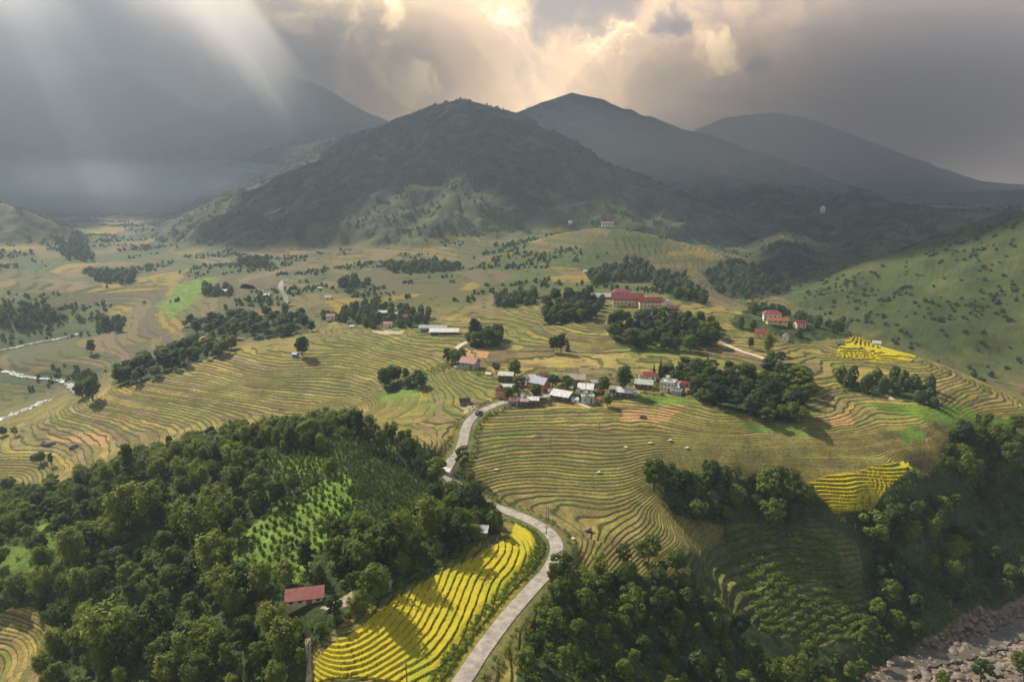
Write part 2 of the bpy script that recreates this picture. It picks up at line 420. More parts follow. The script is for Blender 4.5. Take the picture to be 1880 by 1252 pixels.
GRASS = [[(690, 718), (760, 712), (768, 728), (700, 735)], [(1165, 722), (1260, 726), (1270, 742), (1170, 740)], [(1360, 780), (1490, 794), (1490, 802), (1360, 790)], [(1700, 755), (1790, 745), (1800, 765), (1720, 775)],
         [(955, 690), (1030, 682), (1030, 690), (960, 696)], [(70, 965), (110, 955), (115, 1040), (80, 1045)], [(0, 1000), (70, 1000), (60, 1080), (0, 1090)], [(405, 1045), (465, 965), (560, 900), (640, 862), (655, 925), (545, 1068), (430, 1078)],
         [(1640, 790), (1690, 780), (1700, 800), (1650, 806)], [(480, 850), (580, 835), (640, 850), (560, 870)], [(1220, 632), (1130, 642), (1190, 650), (1290, 650)], [(1560, 735), (1700, 775), (1880, 790), (1880, 770), (1700, 745)],
         [(290, 560), (330, 520), (400, 505), (380, 540), (310, 590)], [(1060, 1055), (1130, 1058), (1110, 1080), (1060, 1075)]]
OLIVE = [[(765, 682), (900, 690), (900, 735), (790, 735)], [(700, 735), (790, 735), (870, 770), (760, 760)], [(1090, 560), (1125, 552), (1150, 575), (1100, 585)], [(850, 800), (1000, 770), (980, 800), (860, 830)]]
SOIL = [[(1140, 752), (1200, 748), (1245, 752), (1230, 768), (1140, 775)], [(200, 820), (80, 800), (190, 795)], [(1205, 742), (1260, 741), (1262, 746), (1208, 748)], [(830, 640), (900, 640), (900, 655), (830, 660)], [(1520, 760), (1560, 755), (1565, 780), (1530, 785)]]
YARD = [[(680, 608), (745, 606), (735, 614), (690, 613)], [(850, 745), (880, 742), (876, 758), (850, 758)], [(590, 1115), (650, 1080), (720, 1062), (715, 1085), (610, 1120)], [(560, 1168), (576, 1170), (571, 1215), (572, 1258), (560, 1258), (564, 1210)]]
GRAVEL = [(1562, 1262), (1630, 1204), (1740, 1145), (1806, 1115), (1900, 1075), (2000, 1060), (2000, 1300), (1562, 1300)]

forest = pmask(FOREST_LEFT) | pmask(FOREST_RIGHT)
grove = np.zeros_like(forest)
for g in list(GROVES.values()) + FAR_GROVES: grove |= pmask(g, 1.5)
grass = np.zeros_like(forest)
for g in GRASS: grass |= pmask(g, 1.5)
soil = np.zeros_like(forest)
for g in SOIL: soil |= pmask(g)
yard = np.zeros_like(forest)
for g in YARD: yard |= pmask(g, .6)
yel = {k: pmask(v, .25) for k, v in YELLOW.items()}
gravel = pmask(GRAVEL, 1.5)
yellow = yel['near'] | yel['right'] | yel['upper']
forest &= ~yellow

# ------------------------------------------------------------------ terraces
step = np.where(RR < 330, .42, np.where(RR < 450, .55, .85))
step = np.where(yel['near'] | ((RR < 190)), .45, step)
step = np.where(yel['right'], .85, step)
step = np.where(RR > 560, np.where(RR > 800, 2.2, 1.4), step)
step = np.where(yel['upper'], .55, step)
stepped = pmask([(1250, 1020), (1340, 960), (1480, 952), (1580, 1000), (1600, 1100), (1560, 1180), (1420, 1170), (1310, 1090)], 1.5)
step = np.where(stepped, 1.5, step)
U = (SMOOTH + .28 * fbm(GX / 6, GY / 6, 2, 51) * np.clip(RR / 300, .5, 3)) / step + .35 * fbm(GX / 30, GY / 30, 2, 55)
terr = ((~forest | stepped) & ~grove & ~gravel).astype(float)
terr *= (1 - FORESTED) * (1 - .5 * GRASSHILL) * (1 - sstep(RR, 900, 1300))
gy_, gx_ = np.gradient(SMOOTH, axis=0) / np.gradient(RAD)[:, None], np.gradient(SMOOTH, axis=1) / (RR * (AZ[1] - AZ[0]))
slope_m = np.hypot(gy_, gx_)
fr = U - np.floor(U); TI = np.floor(U).astype(np.int64)
ris = np.where(yel['near'], .10, .13 + .24 * hash2(TI, np.floor(GX / 45 + .3 * TI).astype(np.int64), 12))
prof = np.where(fr < ris, sstep(fr / ris, 0, 1), 1.0)
Zt = (TI + prof + .35) * step - .9 * step
# keep the terrace near the smooth height
Z = SMOOTH * (1 - terr) + Zt * terr
ridgy = forest | grove
Z += np.where(ridgy | (FORESTED > .4), 1.2 * fbm(GX / 7, GY / 7, 3, 91) * np.clip(RR / 300, .6, 1.6), 0)
Z += GRASSHILL * (1.5 * fbm(GX / 25, GY / 25, 4, 93) - 4.0 * np.clip(.16 - np.abs(fbm(GX / 75 + .3 * GY / 75, GY / 190, 3, 95)), 0, 1) / .16)


# ------------------------------------------------------------------ roads, tracks, streams: flattened into the ground
def smooth_line(pts, sub=10):
    pts = np.array(pts, float); P = np.vstack([2 * pts[0] - pts[1], pts, 2 * pts[-1] - pts[-2]]); o = []
    for i in range(1, len(P) - 2):
        for k in range(sub):
            t = k / sub
            o.append(.5 * ((2 * P[i]) + (-P[i - 1] + P[i + 1]) * t + (2 * P[i - 1] - 5 * P[i] + 4 * P[i + 1] - P[i + 2]) * t * t + (-P[i - 1] + 3 * P[i] - 3 * P[i + 1] + P[i + 2]) * t ** 3))
    o.append(P[-2]); return np.array(o)


def flatten(line, half, soft, drop):
    """bring the ground to a ribbon's level along a 3D line"""
    for a in range(0, len(line) - 1, 1):
        p, q = line[a], line[a + 1]
        lo = np.minimum(p, q)[:2] - half - soft; hi = np.maximum(p, q)[:2] + half + soft
        r0, r1 = np.hypot(*np.clip(0, lo, hi)), np.hypot(*np.maximum(np.abs(lo), np.abs(hi)))
        i0, i1 = np.searchsorted(RAD, [r0, r1]); i1 = min(i1 + 1, NR)
        an = [math.atan2(x, y) for x in (lo[0], hi[0]) for y in (lo[1], hi[1])]
        j0, j1 = np.searchsorted(AZ, [min(an), max(an)]); j1 = min(j1 + 1, NAZ)
        x = GX[i0:i1, j0:j1]; y = GY[i0:i1, j0:j1]
        if x.size == 0: continue
        d = q - p; L2 = max(d[0] ** 2 + d[1] ** 2, 1e-6)
        t = np.clip(((x - p[0]) * d[0] + (y - p[1]) * d[1]) / L2, 0, 1)
        dd = np.hypot(x - p[0] - t * d[0], y - p[1] - t * d[1])
        if dd.min() > half + soft: continue
        w = 1 - sstep(dd, half, half + soft)
        cur = FLATW[i0:i1, j0:j1]; near_ = FLATD[i0:i1, j0:j1]; k = dd < near_
        FLATD[i0:i1, j0:j1] = np.where(k, dd, near_)
        z = p[2] + t * d[2] - drop
        FLATZ[i0:i1, j0:j1] = np.where(k, z, FLATZ[i0:i1, j0:j1]); FLATW[i0:i1, j0:j1] = np.where(k, w, cur)


FLATW = np.zeros_like(Z); FLATZ = np.zeros_like(Z); FLATD = np.full(Z.shape, 1e3)


def on_ground(pp, sub=10, passes=30):
    pts = np.array([hit(*q, SMOOTH) for q in pp]); l = smooth_line(pts, sub)
    l[:, 2] = sample(SMOOTH, l[:, 0], l[:, 1])
    for _ in range(passes): l[1:-1, 2] = (l[:-2, 2] + 2 * l[1:-1, 2] + l[2:, 2]) / 4
    return l


ROAD = [(820, 1290), (856, 1240), (885, 1195), (930, 1135), (975, 1083), (1008, 1046), (1022, 1012), (1014, 985), (985, 962), (940, 943), (895, 926), (862, 905), (832, 885), (820, 868), (826, 850), (842, 832), (850, 812), (854, 792), (862, 774), (880, 758), (905, 746), (930, 738), (965, 733), (1000, 728), (1040, 726)]
road_line = on_ground(ROAD, 12, 60)
road_line[:, 2] += .25
track_a = on_ground([(833, 643), (845, 634), (858, 627)], 10)
track_b = on_ground([(1316, 622), (1340, 636), (1365, 646), (1395, 655), (1415, 664), (1440, 678)], 10)
track_c = on_ground([(1595, 712), (1615, 718), (1630, 726), (1638, 734)], 10)
track_d = on_ground([(1020, 722), (1045, 733), (1068, 742), (1085, 748)], 8)
track_e = on_ground([(1165, 512), (1180, 506), (1192, 499)], 8)
stream_a = on_ground([(-30, 646), (20, 638), (60, 629), (100, 622), (145, 612)], 12)
stream_b = on_ground([(-30, 676), (5, 680), (50, 691), (85, 694), (112, 698), (128, 706), (138, 716), (145, 722)], 12)
stream_c = on_ground([(-10, 772), (15, 762), (40, 752), (58, 745), (74, 738), (95, 732)], 8)
RIVER = [(1960, 1120), (1880, 1150), (1840, 1165), (1800, 1180), (1757, 1193), (1690, 1206), (1654, 1228), (1610, 1262), (1560, 1300)]
river_line = on_ground(RIVER, 12, 80)
river_line[:, 2] = np.minimum.accumulate(river_line[:, 2]) - 1.0
flatten(road_line, 3.5, 4.0, .16)
for l in (track_a, track_b, track_c, track_d, track_e): flatten(l, 1.6, 2.5, .1)
for l in (stream_a, stream_b, stream_c): flatten(l, 4, 5, 1.0)
Z = Z * (1 - FLATW) + FLATZ * FLATW
FLATW[:] = 0; FLATD[:] = 1e3; flatten(river_line, 4.0, 8, .9)
Z = np.where(FLATW > 0, Z * (1 - FLATW) + (FLATZ) * FLATW, Z)
Z += np.where(gravel, .9 * np.maximum(fbm(GX / 2.6, GY / 2.6, 4, 61), -.1) + .7 * fbm(GX / 11, GY / 11, 2, 62), 0)
nearroad = np.zeros_like(Z); FLATW[:] = 0; FLATD[:] = 1e3; flatten(road_line, 2.6, 2.5, 0); nearroad[:] = FLATW

# ------------------------------------------------------------------ ground colour (own colours of soil and crop; far fields also carry cloud shade)
def colr(*c): return np.array(c)


COLR = np.empty(Z.shape + (3,))
ao = fbm(GX / 40, GY / 40, 3, 101); af = fbm(GX / 5, GY / 5, 3, 103)
cell = np.floor((GX + 22 * fbm(GX / 40, GY / 40, 2, 111)) / 38 + hash2(TI, TI * 0, 5) * 7).astype(np.int64)
hv = hash2(TI, cell, 3); hv2 = hash2(TI, cell, 4)
PAL = np.array([(.225, .195, .055), (.25, .20, .065), (.20, .185, .05), (.27, .205, .07), (.21, .155, .075), (.175, .17, .045), (.29, .225, .06), (.19, .155, .07)])
pad = PAL[(hv * 7.99).astype(int)]
region = sstep(fbm(GX / 90, GY / 90, 2, 121), -.18, .25)[..., None]
pad = pad * (.75 + .5 * hv2[..., None]); pad = pad * (1 - .45 * region) + .45 * region * colr(.17, .16, .045)
pad = pad * (1 + .5 * af[..., None])
# farther fields: broad strips of stubble, fallow and ripening rice
TF = np.floor(U * .5).astype(np.int64)
cell2 = np.floor((GX + 60 * fbm(GX / 110, GY / 110, 2, 131)) / 75 + hash2(TF, TF * 0, 6) * 7).astype(np.int64)
hf = hash2(TF, cell2, 8)
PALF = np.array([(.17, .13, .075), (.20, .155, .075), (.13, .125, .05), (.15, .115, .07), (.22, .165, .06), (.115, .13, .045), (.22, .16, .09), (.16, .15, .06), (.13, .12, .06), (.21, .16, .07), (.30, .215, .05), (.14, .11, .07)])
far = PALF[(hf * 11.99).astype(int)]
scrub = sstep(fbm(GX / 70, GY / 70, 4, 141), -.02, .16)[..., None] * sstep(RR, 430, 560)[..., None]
far = far * np.array([.80, .84, .84])  # far fields darkened and cooled in their colour to imitate cloud shade
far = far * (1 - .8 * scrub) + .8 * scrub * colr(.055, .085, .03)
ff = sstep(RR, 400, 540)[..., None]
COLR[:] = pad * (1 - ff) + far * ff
forc = colr(.045, .065, .02) * (1 + .8 * af[..., None])
bare = sstep(fbm(GX / 34, GY / 34, 4, 151) + .25 * (1 - sstep(Z, 20, 110)), .10, .30)[..., None]
mtn = (colr(.040, .052, .02) * (1 - bare) + bare * colr(.07, .078, .03)) * (1 + .9 * fbm(GX / 16, GY / 16, 4, 153)[..., None])
COLR = COLR * (1 - FORESTED[..., None]) + mtn * FORESTED[..., None]
gb = sstep(fbm(GX / 34, GY / 34, 4, 161), -.2, .3)[..., None]
hillc = (colr(.05, .078, .02) * gb + (1 - gb) * colr(.078, .088, .028)) * (1 + .5 * fbm(GX / 9, GY / 9, 3, 163)[..., None])
gully = sstep(fbm(GX / 50, GY / 50, 3, 165), .1, .2)[..., None]
hillc = hillc * (1 - .6 * gully) + .6 * gully * colr(.035, .058, .02)
COLR = COLR * (1 - GRASSHILL[..., None]) + hillc * GRASSHILL[..., None]


def put(mask, c, var=.5):
    COLR[mask] = colr(*c) * (1 + var * af[mask][:, None])


put(forest | grove, (.045, .068, .02), .8)
put(stepped, (.12, .125, .042), .9)
put(grass, (.12, .20, .028), .6)
ol = np.zeros_like(forest)
for g_ in OLIVE: ol |= pmask(g_, 1.5)
COLR[ol] = COLR[ol] * .45 + .55 * colr(.13, .17, .035)
put(soil, (.42, .25, .11), .25)
put(yard, (.42, .34, .24), .3)
put(yellow, (.42, .32, .03), .2)
peb = fbm(GX / 1.4, GY / 1.4, 3, 171)
COLR[gravel] = (colr(.165, .128, .095) * (1 + 1.3 * peb[gravel][:, None]))
vr = nearroad > .02
COLR[vr & ~gravel] = COLR[vr & ~gravel] * .4 + colr(.08, .10, .035) * .6
COLR = np.clip(COLR, .01, .9)
TERRW = terr * (1 - np.clip(nearroad * 3, 0, 1)) * (~yard) * np.where(grass, .35, 1.0) * np.where(RR > 520, .75, 1)
TERRW = np.where(GRASSHILL > .3, TERRW * 1.6, TERRW)
TERRW *= np.where(hash2(TI, cell, 9) < .06, .3, 1)


# ------------------------------------------------------------------ materials
MATS = {}


def new_mat(name):
    m = bpy.data.materials.new(name); m.use_nodes = True; t = m.node_tree
    MATS[name] = m
    return m, t, t.nodes['Principled BSDF']


def attr(t, name, out='Fac'):
    n = t.nodes.new('ShaderNodeAttribute'); n.attribute_name = name
    return n.outputs[out]


def objpos(t): return t.nodes.new('ShaderNodeNewGeometry').outputs['Position']


m, t, bs = new_mat('ground')
pos = objpos(t)
basec = attr(t, 'cover', 'Color'); u = attr(t, 'terrace'); w = attr(t, 'terraced')
nz = noise(t, pos, .9, 5, .65)
jit = mathn(t, 'MULTIPLY', mathn(t, 'SUBTRACT', noise(t, pos, .25, 4), .5), .22)
frac = mathn(t, 'FRACT', mathn(t, 'ADD', u, 0.0))
edge = mathn(t, 'SUBTRACT', 1.0, maprange(t, mathn(t, 'DIVIDE', mathn(t, 'ADD', frac, jit), attr(t, 'riser')), .62, 1.12))
edge = mathn(t, 'MULTIPLY', edge, w)
ban = mixc(t, noise(t, pos, .12, 3), (.04, .058, .014), (.095, .105, .026))
cc = mixc(t, mathn(t, 'MULTIPLY', edge, .92), basec, ban)
cc = mixc(t, 1.0, cc, mixc(t, maprange(t, nz, .25, .75), (.62, .64, .62), (1.3, 1.28, 1.25)), 'MULTIPLY')
fine = noise(t, pos, 3.5, 4, .7)
cc = mixc(t, 1.0, cc, mixc(t, maprange(t, fine, .3, .7), (.75, .75, .75), (1.2, 1.2, 1.2)), 'MULTIPLY')
t.links.new(cc, bs.inputs['Base Color']); bs.inputs['Roughness'].default_value = .9; bs.inputs['Specular IOR Level'].default_value = .15
bp = t.nodes.new('ShaderNodeBump'); bp.inputs['Strength'].default_value = .5; bp.inputs['Distance'].default_value = .6
t.links.new(mathn(t, 'ADD', nz, mathn(t, 'MULTIPLY', fine, .4)), bp.inputs['Height']); t.links.new(bp.outputs[0], bs.inputs['Normal'])


def simple(name, c, rough=.8, var=.25, scale=1.0, bump=0.0, spec=.3, metal=0, world=True):
    m, t, bs = new_mat(name)
    p = objpos(t) if world else t.nodes.new('ShaderNodeTexCoord').outputs['Object']
    n = noise(t, p, scale, 5, .65)
    k = maprange(t, n, .25, .75, 1 - var, 1 + var)
    cm = t.nodes.new('ShaderNodeCombineColor')
    for i in range(3): t.links.new(mathn(t, 'MULTIPLY', k, c[i]), cm.inputs[i])
    t.links.new(cm.outputs[0], bs.inputs['Base Color'])
    bs.inputs['Roughness'].default_value = rough; bs.inputs['Specular IOR Level'].default_value = spec; bs.inputs['Metallic'].default_value = metal
    if bump:
        b = t.nodes.new('ShaderNodeBump'); b.inputs['Strength'].default_value = bump; b.inputs['Distance'].default_value = .2
        t.links.new(n, b.inputs['Height']); t.links.new(b.outputs[0], bs.inputs['Normal'])
    return m


def foliage(name, dark, light, trans=.35, scale=.5):
    m, t, bs = new_mat(name)
    oi = t.nodes.new('ShaderNodeObjectInfo')
    p = objpos(t)
    n = noise(t, p, scale, 4, .6)
    r = maprange(t, mathn(t, 'ADD', mathn(t, 'MULTIPLY', n, .8), mathn(t, 'MULTIPLY', oi.outputs['Random'], .75)), .3, 1.15)
    c = mixc(t, r, dark, light)
    c = mixc(t, maprange(t, mathn(t, 'FRACT', mathn(t, 'MULTIPLY', oi.outputs['Random'], 7.3)), .72, 1.0, 0, .55), c, (light[0] * 1.15, light[1] * 1.12, light[2] * .8))
    t.links.new(c, bs.inputs['Base Color']); bs.inputs['Roughness'].default_value = .65; bs.inputs['Specular IOR Level'].default_value = .2
    tr = t.nodes.new('ShaderNodeBsdfTranslucent')
    t.links.new(mixc(t, 1.0, c, (1.25, 1.3, .55), 'MULTIPLY'), tr.inputs[0])
    mx = t.nodes.new('ShaderNodeMixShader'); mx.inputs[0].default_value = trans
    t.links.new(bs.outputs[0], mx.inputs[1]); t.links.new(tr.outputs[0], mx.inputs[2])
    t.links.new(mx.outputs[0], t.nodes['Material Output'].inputs[0])
    return m


M_BAMBOO = foliage('bamboo_leaf', (.045, .082, .010), (.19, .225, .03))
M_LEAF = foliage('tree_leaf', (.028, .062, .010), (.14, .185, .026))
M_DARK = foliage('dark_leaf', (.022, .046, .016), (.075, .115, .035))
M_BUSH = foliage('bush_leaf', (.045, .085, .014), (.14, .20, .03))
M_PLANT = foliage('plantation_leaf', (.04, .085, .016), (.12, .19, .035), .35, .12)
M_YOUNG = foliage('young_leaf', (.08, .14, .022), (.16, .25, .04))
M_BARK = simple('bark', (.09, .07, .05), .9, .3, 2)
M_CULM = simple('culm', (.14, .14, .06), .7, .3, 2)
m, t, bs = new_mat('rice')
pos = objpos(t)
n = noise(t, pos, .35, 5, .6); n2_ = noise(t, pos, 5, 4, .7)
c_ = mixc(t, maprange(t, n, .3, .7), (.49, .40, .025), (.61, .48, .035))
c_ = mixc(t, maprange(t, noise(t, pos, .08, 4, .6), .5, .68, 0, .75), c_, (.34, .36, .03))
c_ = mixc(t, maprange(t, n2_, .42, .62), mixc(t, 1.0, c_, (.72, .80, .7), 'MULTIPLY'), c_)
t.links.new(c_, bs.inputs['Base Color']); bs.inputs['Roughness'].default_value = .8; bs.inputs['Specular IOR Level'].default_value = .1
bp = t.nodes.new('ShaderNodeBump'); bp.inputs['Strength'].default_value = .6; bp.inputs['Distance'].default_value = .25
t.links.new(n2_, bp.inputs['Height']); t.links.new(bp.outputs[0], bs.inputs['Normal'])
M_RICE = m
M_ROAD = simple('road_concrete', (.31, .28, .245), .85, .34, .45, .2)
M_TRACK = simple('dirt_track', (.55, .46, .35), .95, .2, .8)
M_STONE = simple('stone', (.19, .155, .125), .85, .6, .9, .5)
M_POLE = simple('pole_concrete', (.18, .17, .155), .9, .2, 2)
# water: dark with white riffles
m, t, bs = new_mat('river_water')
pos = objpos(t)
foam = maprange(t, noise(t, pos, .55, 7, .7, 1.2), .60, .68)
t.links.new(mixc(t, foam, (.10, .085, .06), (.70, .68, .62)), bs.inputs['Base Color'])
t.links.new(mathn(t, 'ADD', mathn(t, 'MULTIPLY', foam, .5), .3), bs.inputs['Roughness'])
bp = t.nodes.new('ShaderNodeBump'); bp.inputs['Strength'].default_value = .35; bp.inputs['Distance'].default_value = .3
t.links.new(noise(t, pos, 1.4, 4), bp.inputs['Height']); t.links.new(bp.outputs[0], bs.inputs['Normal'])
M_RIVER = m
m, t, bs = new_mat('stream_water')
pos = objpos(t)
foam = maprange(t, noise(t, pos, .35, 6, .7, 1.0), .47, .58)
t.links.new(mixc(t, foam, (.10, .10, .08), (.75, .75, .73)), bs.inputs['Base Color'])
bs.inputs['Roughness'].default_value = .25
M_STREAM = m


# ------------------------------------------------------------------ mesh helpers
def make_mesh(name, V, F, mat, smooth=False):
    me = bpy.data.meshes.new(name); V = np.asarray(V, np.float32); F = np.asarray(F, np.int32)
    me.vertices.add(len(V)); me.vertices.foreach_set('co', V.ravel())
    n = F.shape[1]
    me.loops.add(F.size); me.loops.foreach_set('vertex_index', F.ravel())
    me.polygons.add(len(F)); me.polygons.foreach_set('loop_start', np.arange(0, F.size, n, dtype=np.int32))
    me.polygons.foreach_set('loop_total', np.full(len(F), n, np.int32))
    me.update(calc_edges=True)
    if not smooth: me.shade_flat()
    if mat: me.materials.append(mat)
    return me


def link(name, me, parent=None, **props):
    o = bpy.data.objects.new(name, me); col.objects.link(o)
    if parent: o.parent = parent
    for k, v in props.items(): o[k] = v
    return o


def grid_object(name, i0, i1, label=None):
    V = np.stack([GX[i0:i1], GY[i0:i1], Z[i0:i1]], -1).reshape(-1, 3)
    h, w_ = i1 - i0, NAZ
    idx = np.arange(h * w_).reshape(h, w_)
    F = np.stack([idx[:-1, :-1], idx[:-1, 1:], idx[1:, 1:], idx[1:, :-1]], -1).reshape(-1, 4)[:, ::-1]
    me = make_mesh(name, V, F, MATS['ground'], True)
    a = me.attributes.new('terrace', 'FLOAT', 'POINT'); a.data.foreach_set('value', U[i0:i1].astype(np.float32).ravel())
    a = me.attributes.new('terraced', 'FLOAT', 'POINT'); a.data.foreach_set('value', TERRW[i0:i1].astype(np.float32).ravel())
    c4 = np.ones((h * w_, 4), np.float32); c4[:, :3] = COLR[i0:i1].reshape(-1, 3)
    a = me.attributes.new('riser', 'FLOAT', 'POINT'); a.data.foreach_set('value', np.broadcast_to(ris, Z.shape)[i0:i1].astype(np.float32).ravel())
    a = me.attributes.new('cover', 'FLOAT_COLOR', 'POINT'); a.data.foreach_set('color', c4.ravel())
    return link(name, me, kind='structure')


ISPLIT = int(np.searchsorted(RAD, 800))
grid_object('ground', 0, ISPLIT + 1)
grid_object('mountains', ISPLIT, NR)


def ribbon(name, line, width, mat, lift=.0, cross=5, jag=0.0, crown=0.0):
    d = np.gradient(line[:, :2], axis=0); d /= np.linalg.norm(d, axis=1)[:, None] + 1e-9
    nrm = np.stack([d[:, 1], -d[:, 0]], 1)
    V = []
    for k in range(cross):
        s = (k / (cross - 1) - .5) * width
        ww = 1 + (jag * np.array([random.uniform(-1, 1) for _ in line]) if jag else 0)
        V.append(np.column_stack([line[:, :2] + nrm * (s * ww)[:, None] if jag else line[:, :2] + nrm * s, line[:, 2] + lift + crown * (1 - abs(2 * k / (cross - 1) - 1))]))
    V = np.stack(V, 1); n = len(line)
    idx = np.arange(n * cross).reshape(n, cross)
    F = np.stack([idx[:-1, :-1], idx[:-1, 1:], idx[1:, 1:], idx[1:, :-1]], -1).reshape(-1, 4)[:, ::-1]
    return link(name, make_mesh(name, V.reshape(-1, 3), F, mat, True), kind='structure')


ribbon('road', road_line, 3.9, M_ROAD, .02, 7, 0, .05)
for l, w_ in ((track_a, 3.2), (track_b, 3.0), (track_c, 2.0), (track_d, 3.0), (track_e, 3.0)): ribbon('track', l, w_, M_TRACK, .03)
for l in (stream_a, stream_b, stream_c): ribbon('stream', l, 4.6, M_STREAM, -.45, 5, .5)
ribbon('river', river_line, 6.5, M_RIVER, -.15, 9, .12)


# ------------------------------------------------------------------ standing rice
def crop(mask, label, height=.38, gap=.09):
    tread = mask & (fr > gap) & (nearroad < .35)
    t4 = tread.astype(int); cellm = (t4[:-1, :-1] + t4[1:, :-1] + t4[:-1, 1:] + t4[1:, 1:]) >= 3
    ii, jj = np.nonzero(cellm)
    ids = {}; V = []; F = []
    top = -np.ones(Z.shape, np.int64); bot = -np.ones(Z.shape, np.int64)
    use = np.zeros(Z.shape, bool)
    for di in (0, 1):
        for dj in (0, 1): use[ii + di, jj + dj] = True
    pi, pj = np.nonzero(use); n = len(pi)
    top[pi, pj] = np.arange(n); bot[pi, pj] = np.arange(n) + n
    hh = height * (1 + .35 * vnoise(GX[pi, pj] / .9, GY[pi, pj] / .9, 3))
    V = np.vstack([np.column_stack([GX[pi, pj], GY[pi, pj], Z[pi, pj] + hh]), np.column_stack([GX[pi, pj], GY[pi, pj], Z[pi, pj] - .02])])
    F = [np.stack([top[ii, jj], top[ii + 1, jj], top[ii + 1, jj + 1], top[ii, jj + 1]], 1)]
    pad_ = np.pad(cellm, 1)
    for (a, b, s, e) in ((-1, 0, (0, 0), (0, 1)), (1, 0, (1, 1), (1, 0)), (0, -1, (1, 0), (0, 0)), (0, 1, (0, 1), (1, 1))):
        k = cellm & ~pad_[1 + a:1 + a + cellm.shape[0], 1 + b:1 + b + cellm.shape[1]]
        i, j = np.nonzero(k)
        F.append(np.stack([top[i + s[0], j + s[1]], top[i + e[0], j + e[1]], bot[i + e[0], j + e[1]], bot[i + s[0], j + s[1]]], 1))
    link('rice_crop', make_mesh('rice_crop', V, np.vstack(F), M_RICE, False), kind='stuff', label=label, category='rice crop', group='ripe yellow rice fields')


crop(yel['near'], 'bright yellow ripe rice on the terraces between the grey road and the wooded hill')
crop(yel['right'], 'bright yellow rice on a fan of terraces at the rim of the ravine', .5, .30)
crop(yel['upper'], 'small bright yellow rice plot on the upper plateau below the grassy hill', .5, .30)

# ------------------------------------------------------------------ clouds added out of view to shade the far valley, gapped to let sun in
def shade_cloud_deck():
    zc = 2300.0; off = SDIR[:2] / SDIR[2] * zc
    xs = np.arange(-3800, 3000, 45.0); ys = np.arange(560, 5200, 45.0)
    x, y = np.meshgrid(xs, ys)                      # the ground that each bit of cloud shades
    c_ = .55 + 1.0 * fbm(x / 700, y / 700, 4, 201)
    c_ += 2.2 * sstep(y + .35 * x, 470, 820) - 2.05
    def gap(cx, cy, rx, ry, k): return -k * np.exp(-((x - cx) / rx) ** 2 - ((y - cy) / ry) ** 2)
    for g in LIGHT_GAPS: c_ += gap(*g)
    th = np.sqrt(np.clip(c_, 0, 1)) * 230
    idx = -np.ones(x.shape, int); use = th > 0
    cellm = use[:-1, :-1] & use[1:, :-1] & use[:-1, 1:] & use[1:, 1:]
    vis = np.zeros_like(use)
    for di in (0, 1):
        for dj in (0, 1): vis[di:di + cellm.shape[0], dj:dj + cellm.shape[1]] |= cellm
    n = vis.sum(); idx[vis] = np.arange(n)
    bx, by = x[vis] + off[0], y[vis] + off[1]
    lump = 90 * fbm(bx / 160, by / 160, 4, 205)
    T = np.column_stack([bx, by, zc + th[vis] * 1.2 + lump * np.minimum(th[vis] / 100, 1)]); B = np.column_stack([bx, by, zc - th[vis] * .5 + .5 * lump * np.minimum(th[vis] / 100, 1) - 4])
    a, b, c2, d = idx[:-1, :-1][cellm], idx[:-1, 1:][cellm], idx[1:, 1:][cellm], idx[1:, :-1][cellm]
    F = [np.stack([a, b, c2, d], 1), np.stack([d, c2, b, a], 1) + n]
    pd = np.pad(cellm, 1)
    for (da, db, s, e) in ((-1, 0, (0, 0), (0, 1)), (1, 0, (1, 1), (1, 0)), (0, -1, (1, 0), (0, 0)), (0, 1, (0, 1), (1, 1))):
        k = cellm & ~pd[1 + da:1 + da + cellm.shape[0], 1 + db:1 + db + cellm.shape[1]]
        i, j = np.nonzero(k); t0 = idx[i + s[0], j + s[1]]; t1 = idx[i + e[0], j + e[1]]
        F.append(np.stack([t1, t0, t0 + n, t1 + n], 1))
    link('shade_clouds', make_mesh('shade_clouds', np.vstack([T, B]), np.vstack(F), simple('cloud', (.85, .84, .83), 1, .05, .01), True), kind='stuff', label='added broken cloud deck, out of view, shading the far valley', category='shade_clouds')


LIGHT_GAPS = [(-420, 930, 260, 90, 1.1), (-640, 1300, 200, 170, .9), (-1150, 1800, 420, 260, .6), (-1500, 2300, 500, 500, .2), (-130, 1060, 130, 150, 1.0), (330, 1050, 120, 120, .9), (-600, 1800, 105, 900, 2.0), (-900, 2000, 45, 700, 1.5), (-380, 1900, 60, 500, 1.5), (-150, 760, 300, 130, 1.3), (200, 900, 120, 200, 1.0), (-420, 620, 160, 120, 1.2), (-1000, 1000, 220, 200, .8), (310, 560, 280, 150, 1.0), (450, 1050, 160, 140, .8)]  # holes shaped to let sun onto chosen ground and make shafts
shade_cloud_deck()


# ------------------------------------------------------------------ foliage builders (numpy, many small leaf faces)
def leaf_faces(P, Nn, w, h, down=0.0):
    """one small quad per point, facing Nn, its long side drooping by DOWN"""
    n = len(P); Nn = Nn / (np.linalg.norm(Nn, axis=1)[:, None] + 1e-9)
    ref = rng.normal(size=(n, 3)) + np.array([0, 0, -down * 3])
    a = ref - (ref * Nn).sum(1)[:, None] * Nn; a /= np.linalg.norm(a, axis=1)[:, None] + 1e-9
    b = np.cross(Nn, a)
    w = (w * rng.uniform(.7, 1.3, n))[:, None] / 2; h = (h * rng.uniform(.7, 1.3, n))[:, None] / 2
    V = np.stack([P - a * h - b * w * .6, P - a * h * .2 + b * w, P + a * h, P - a * h * .1 - b * w], 1).reshape(-1, 3)
    return V, np.arange(4 * n).reshape(n, 4)


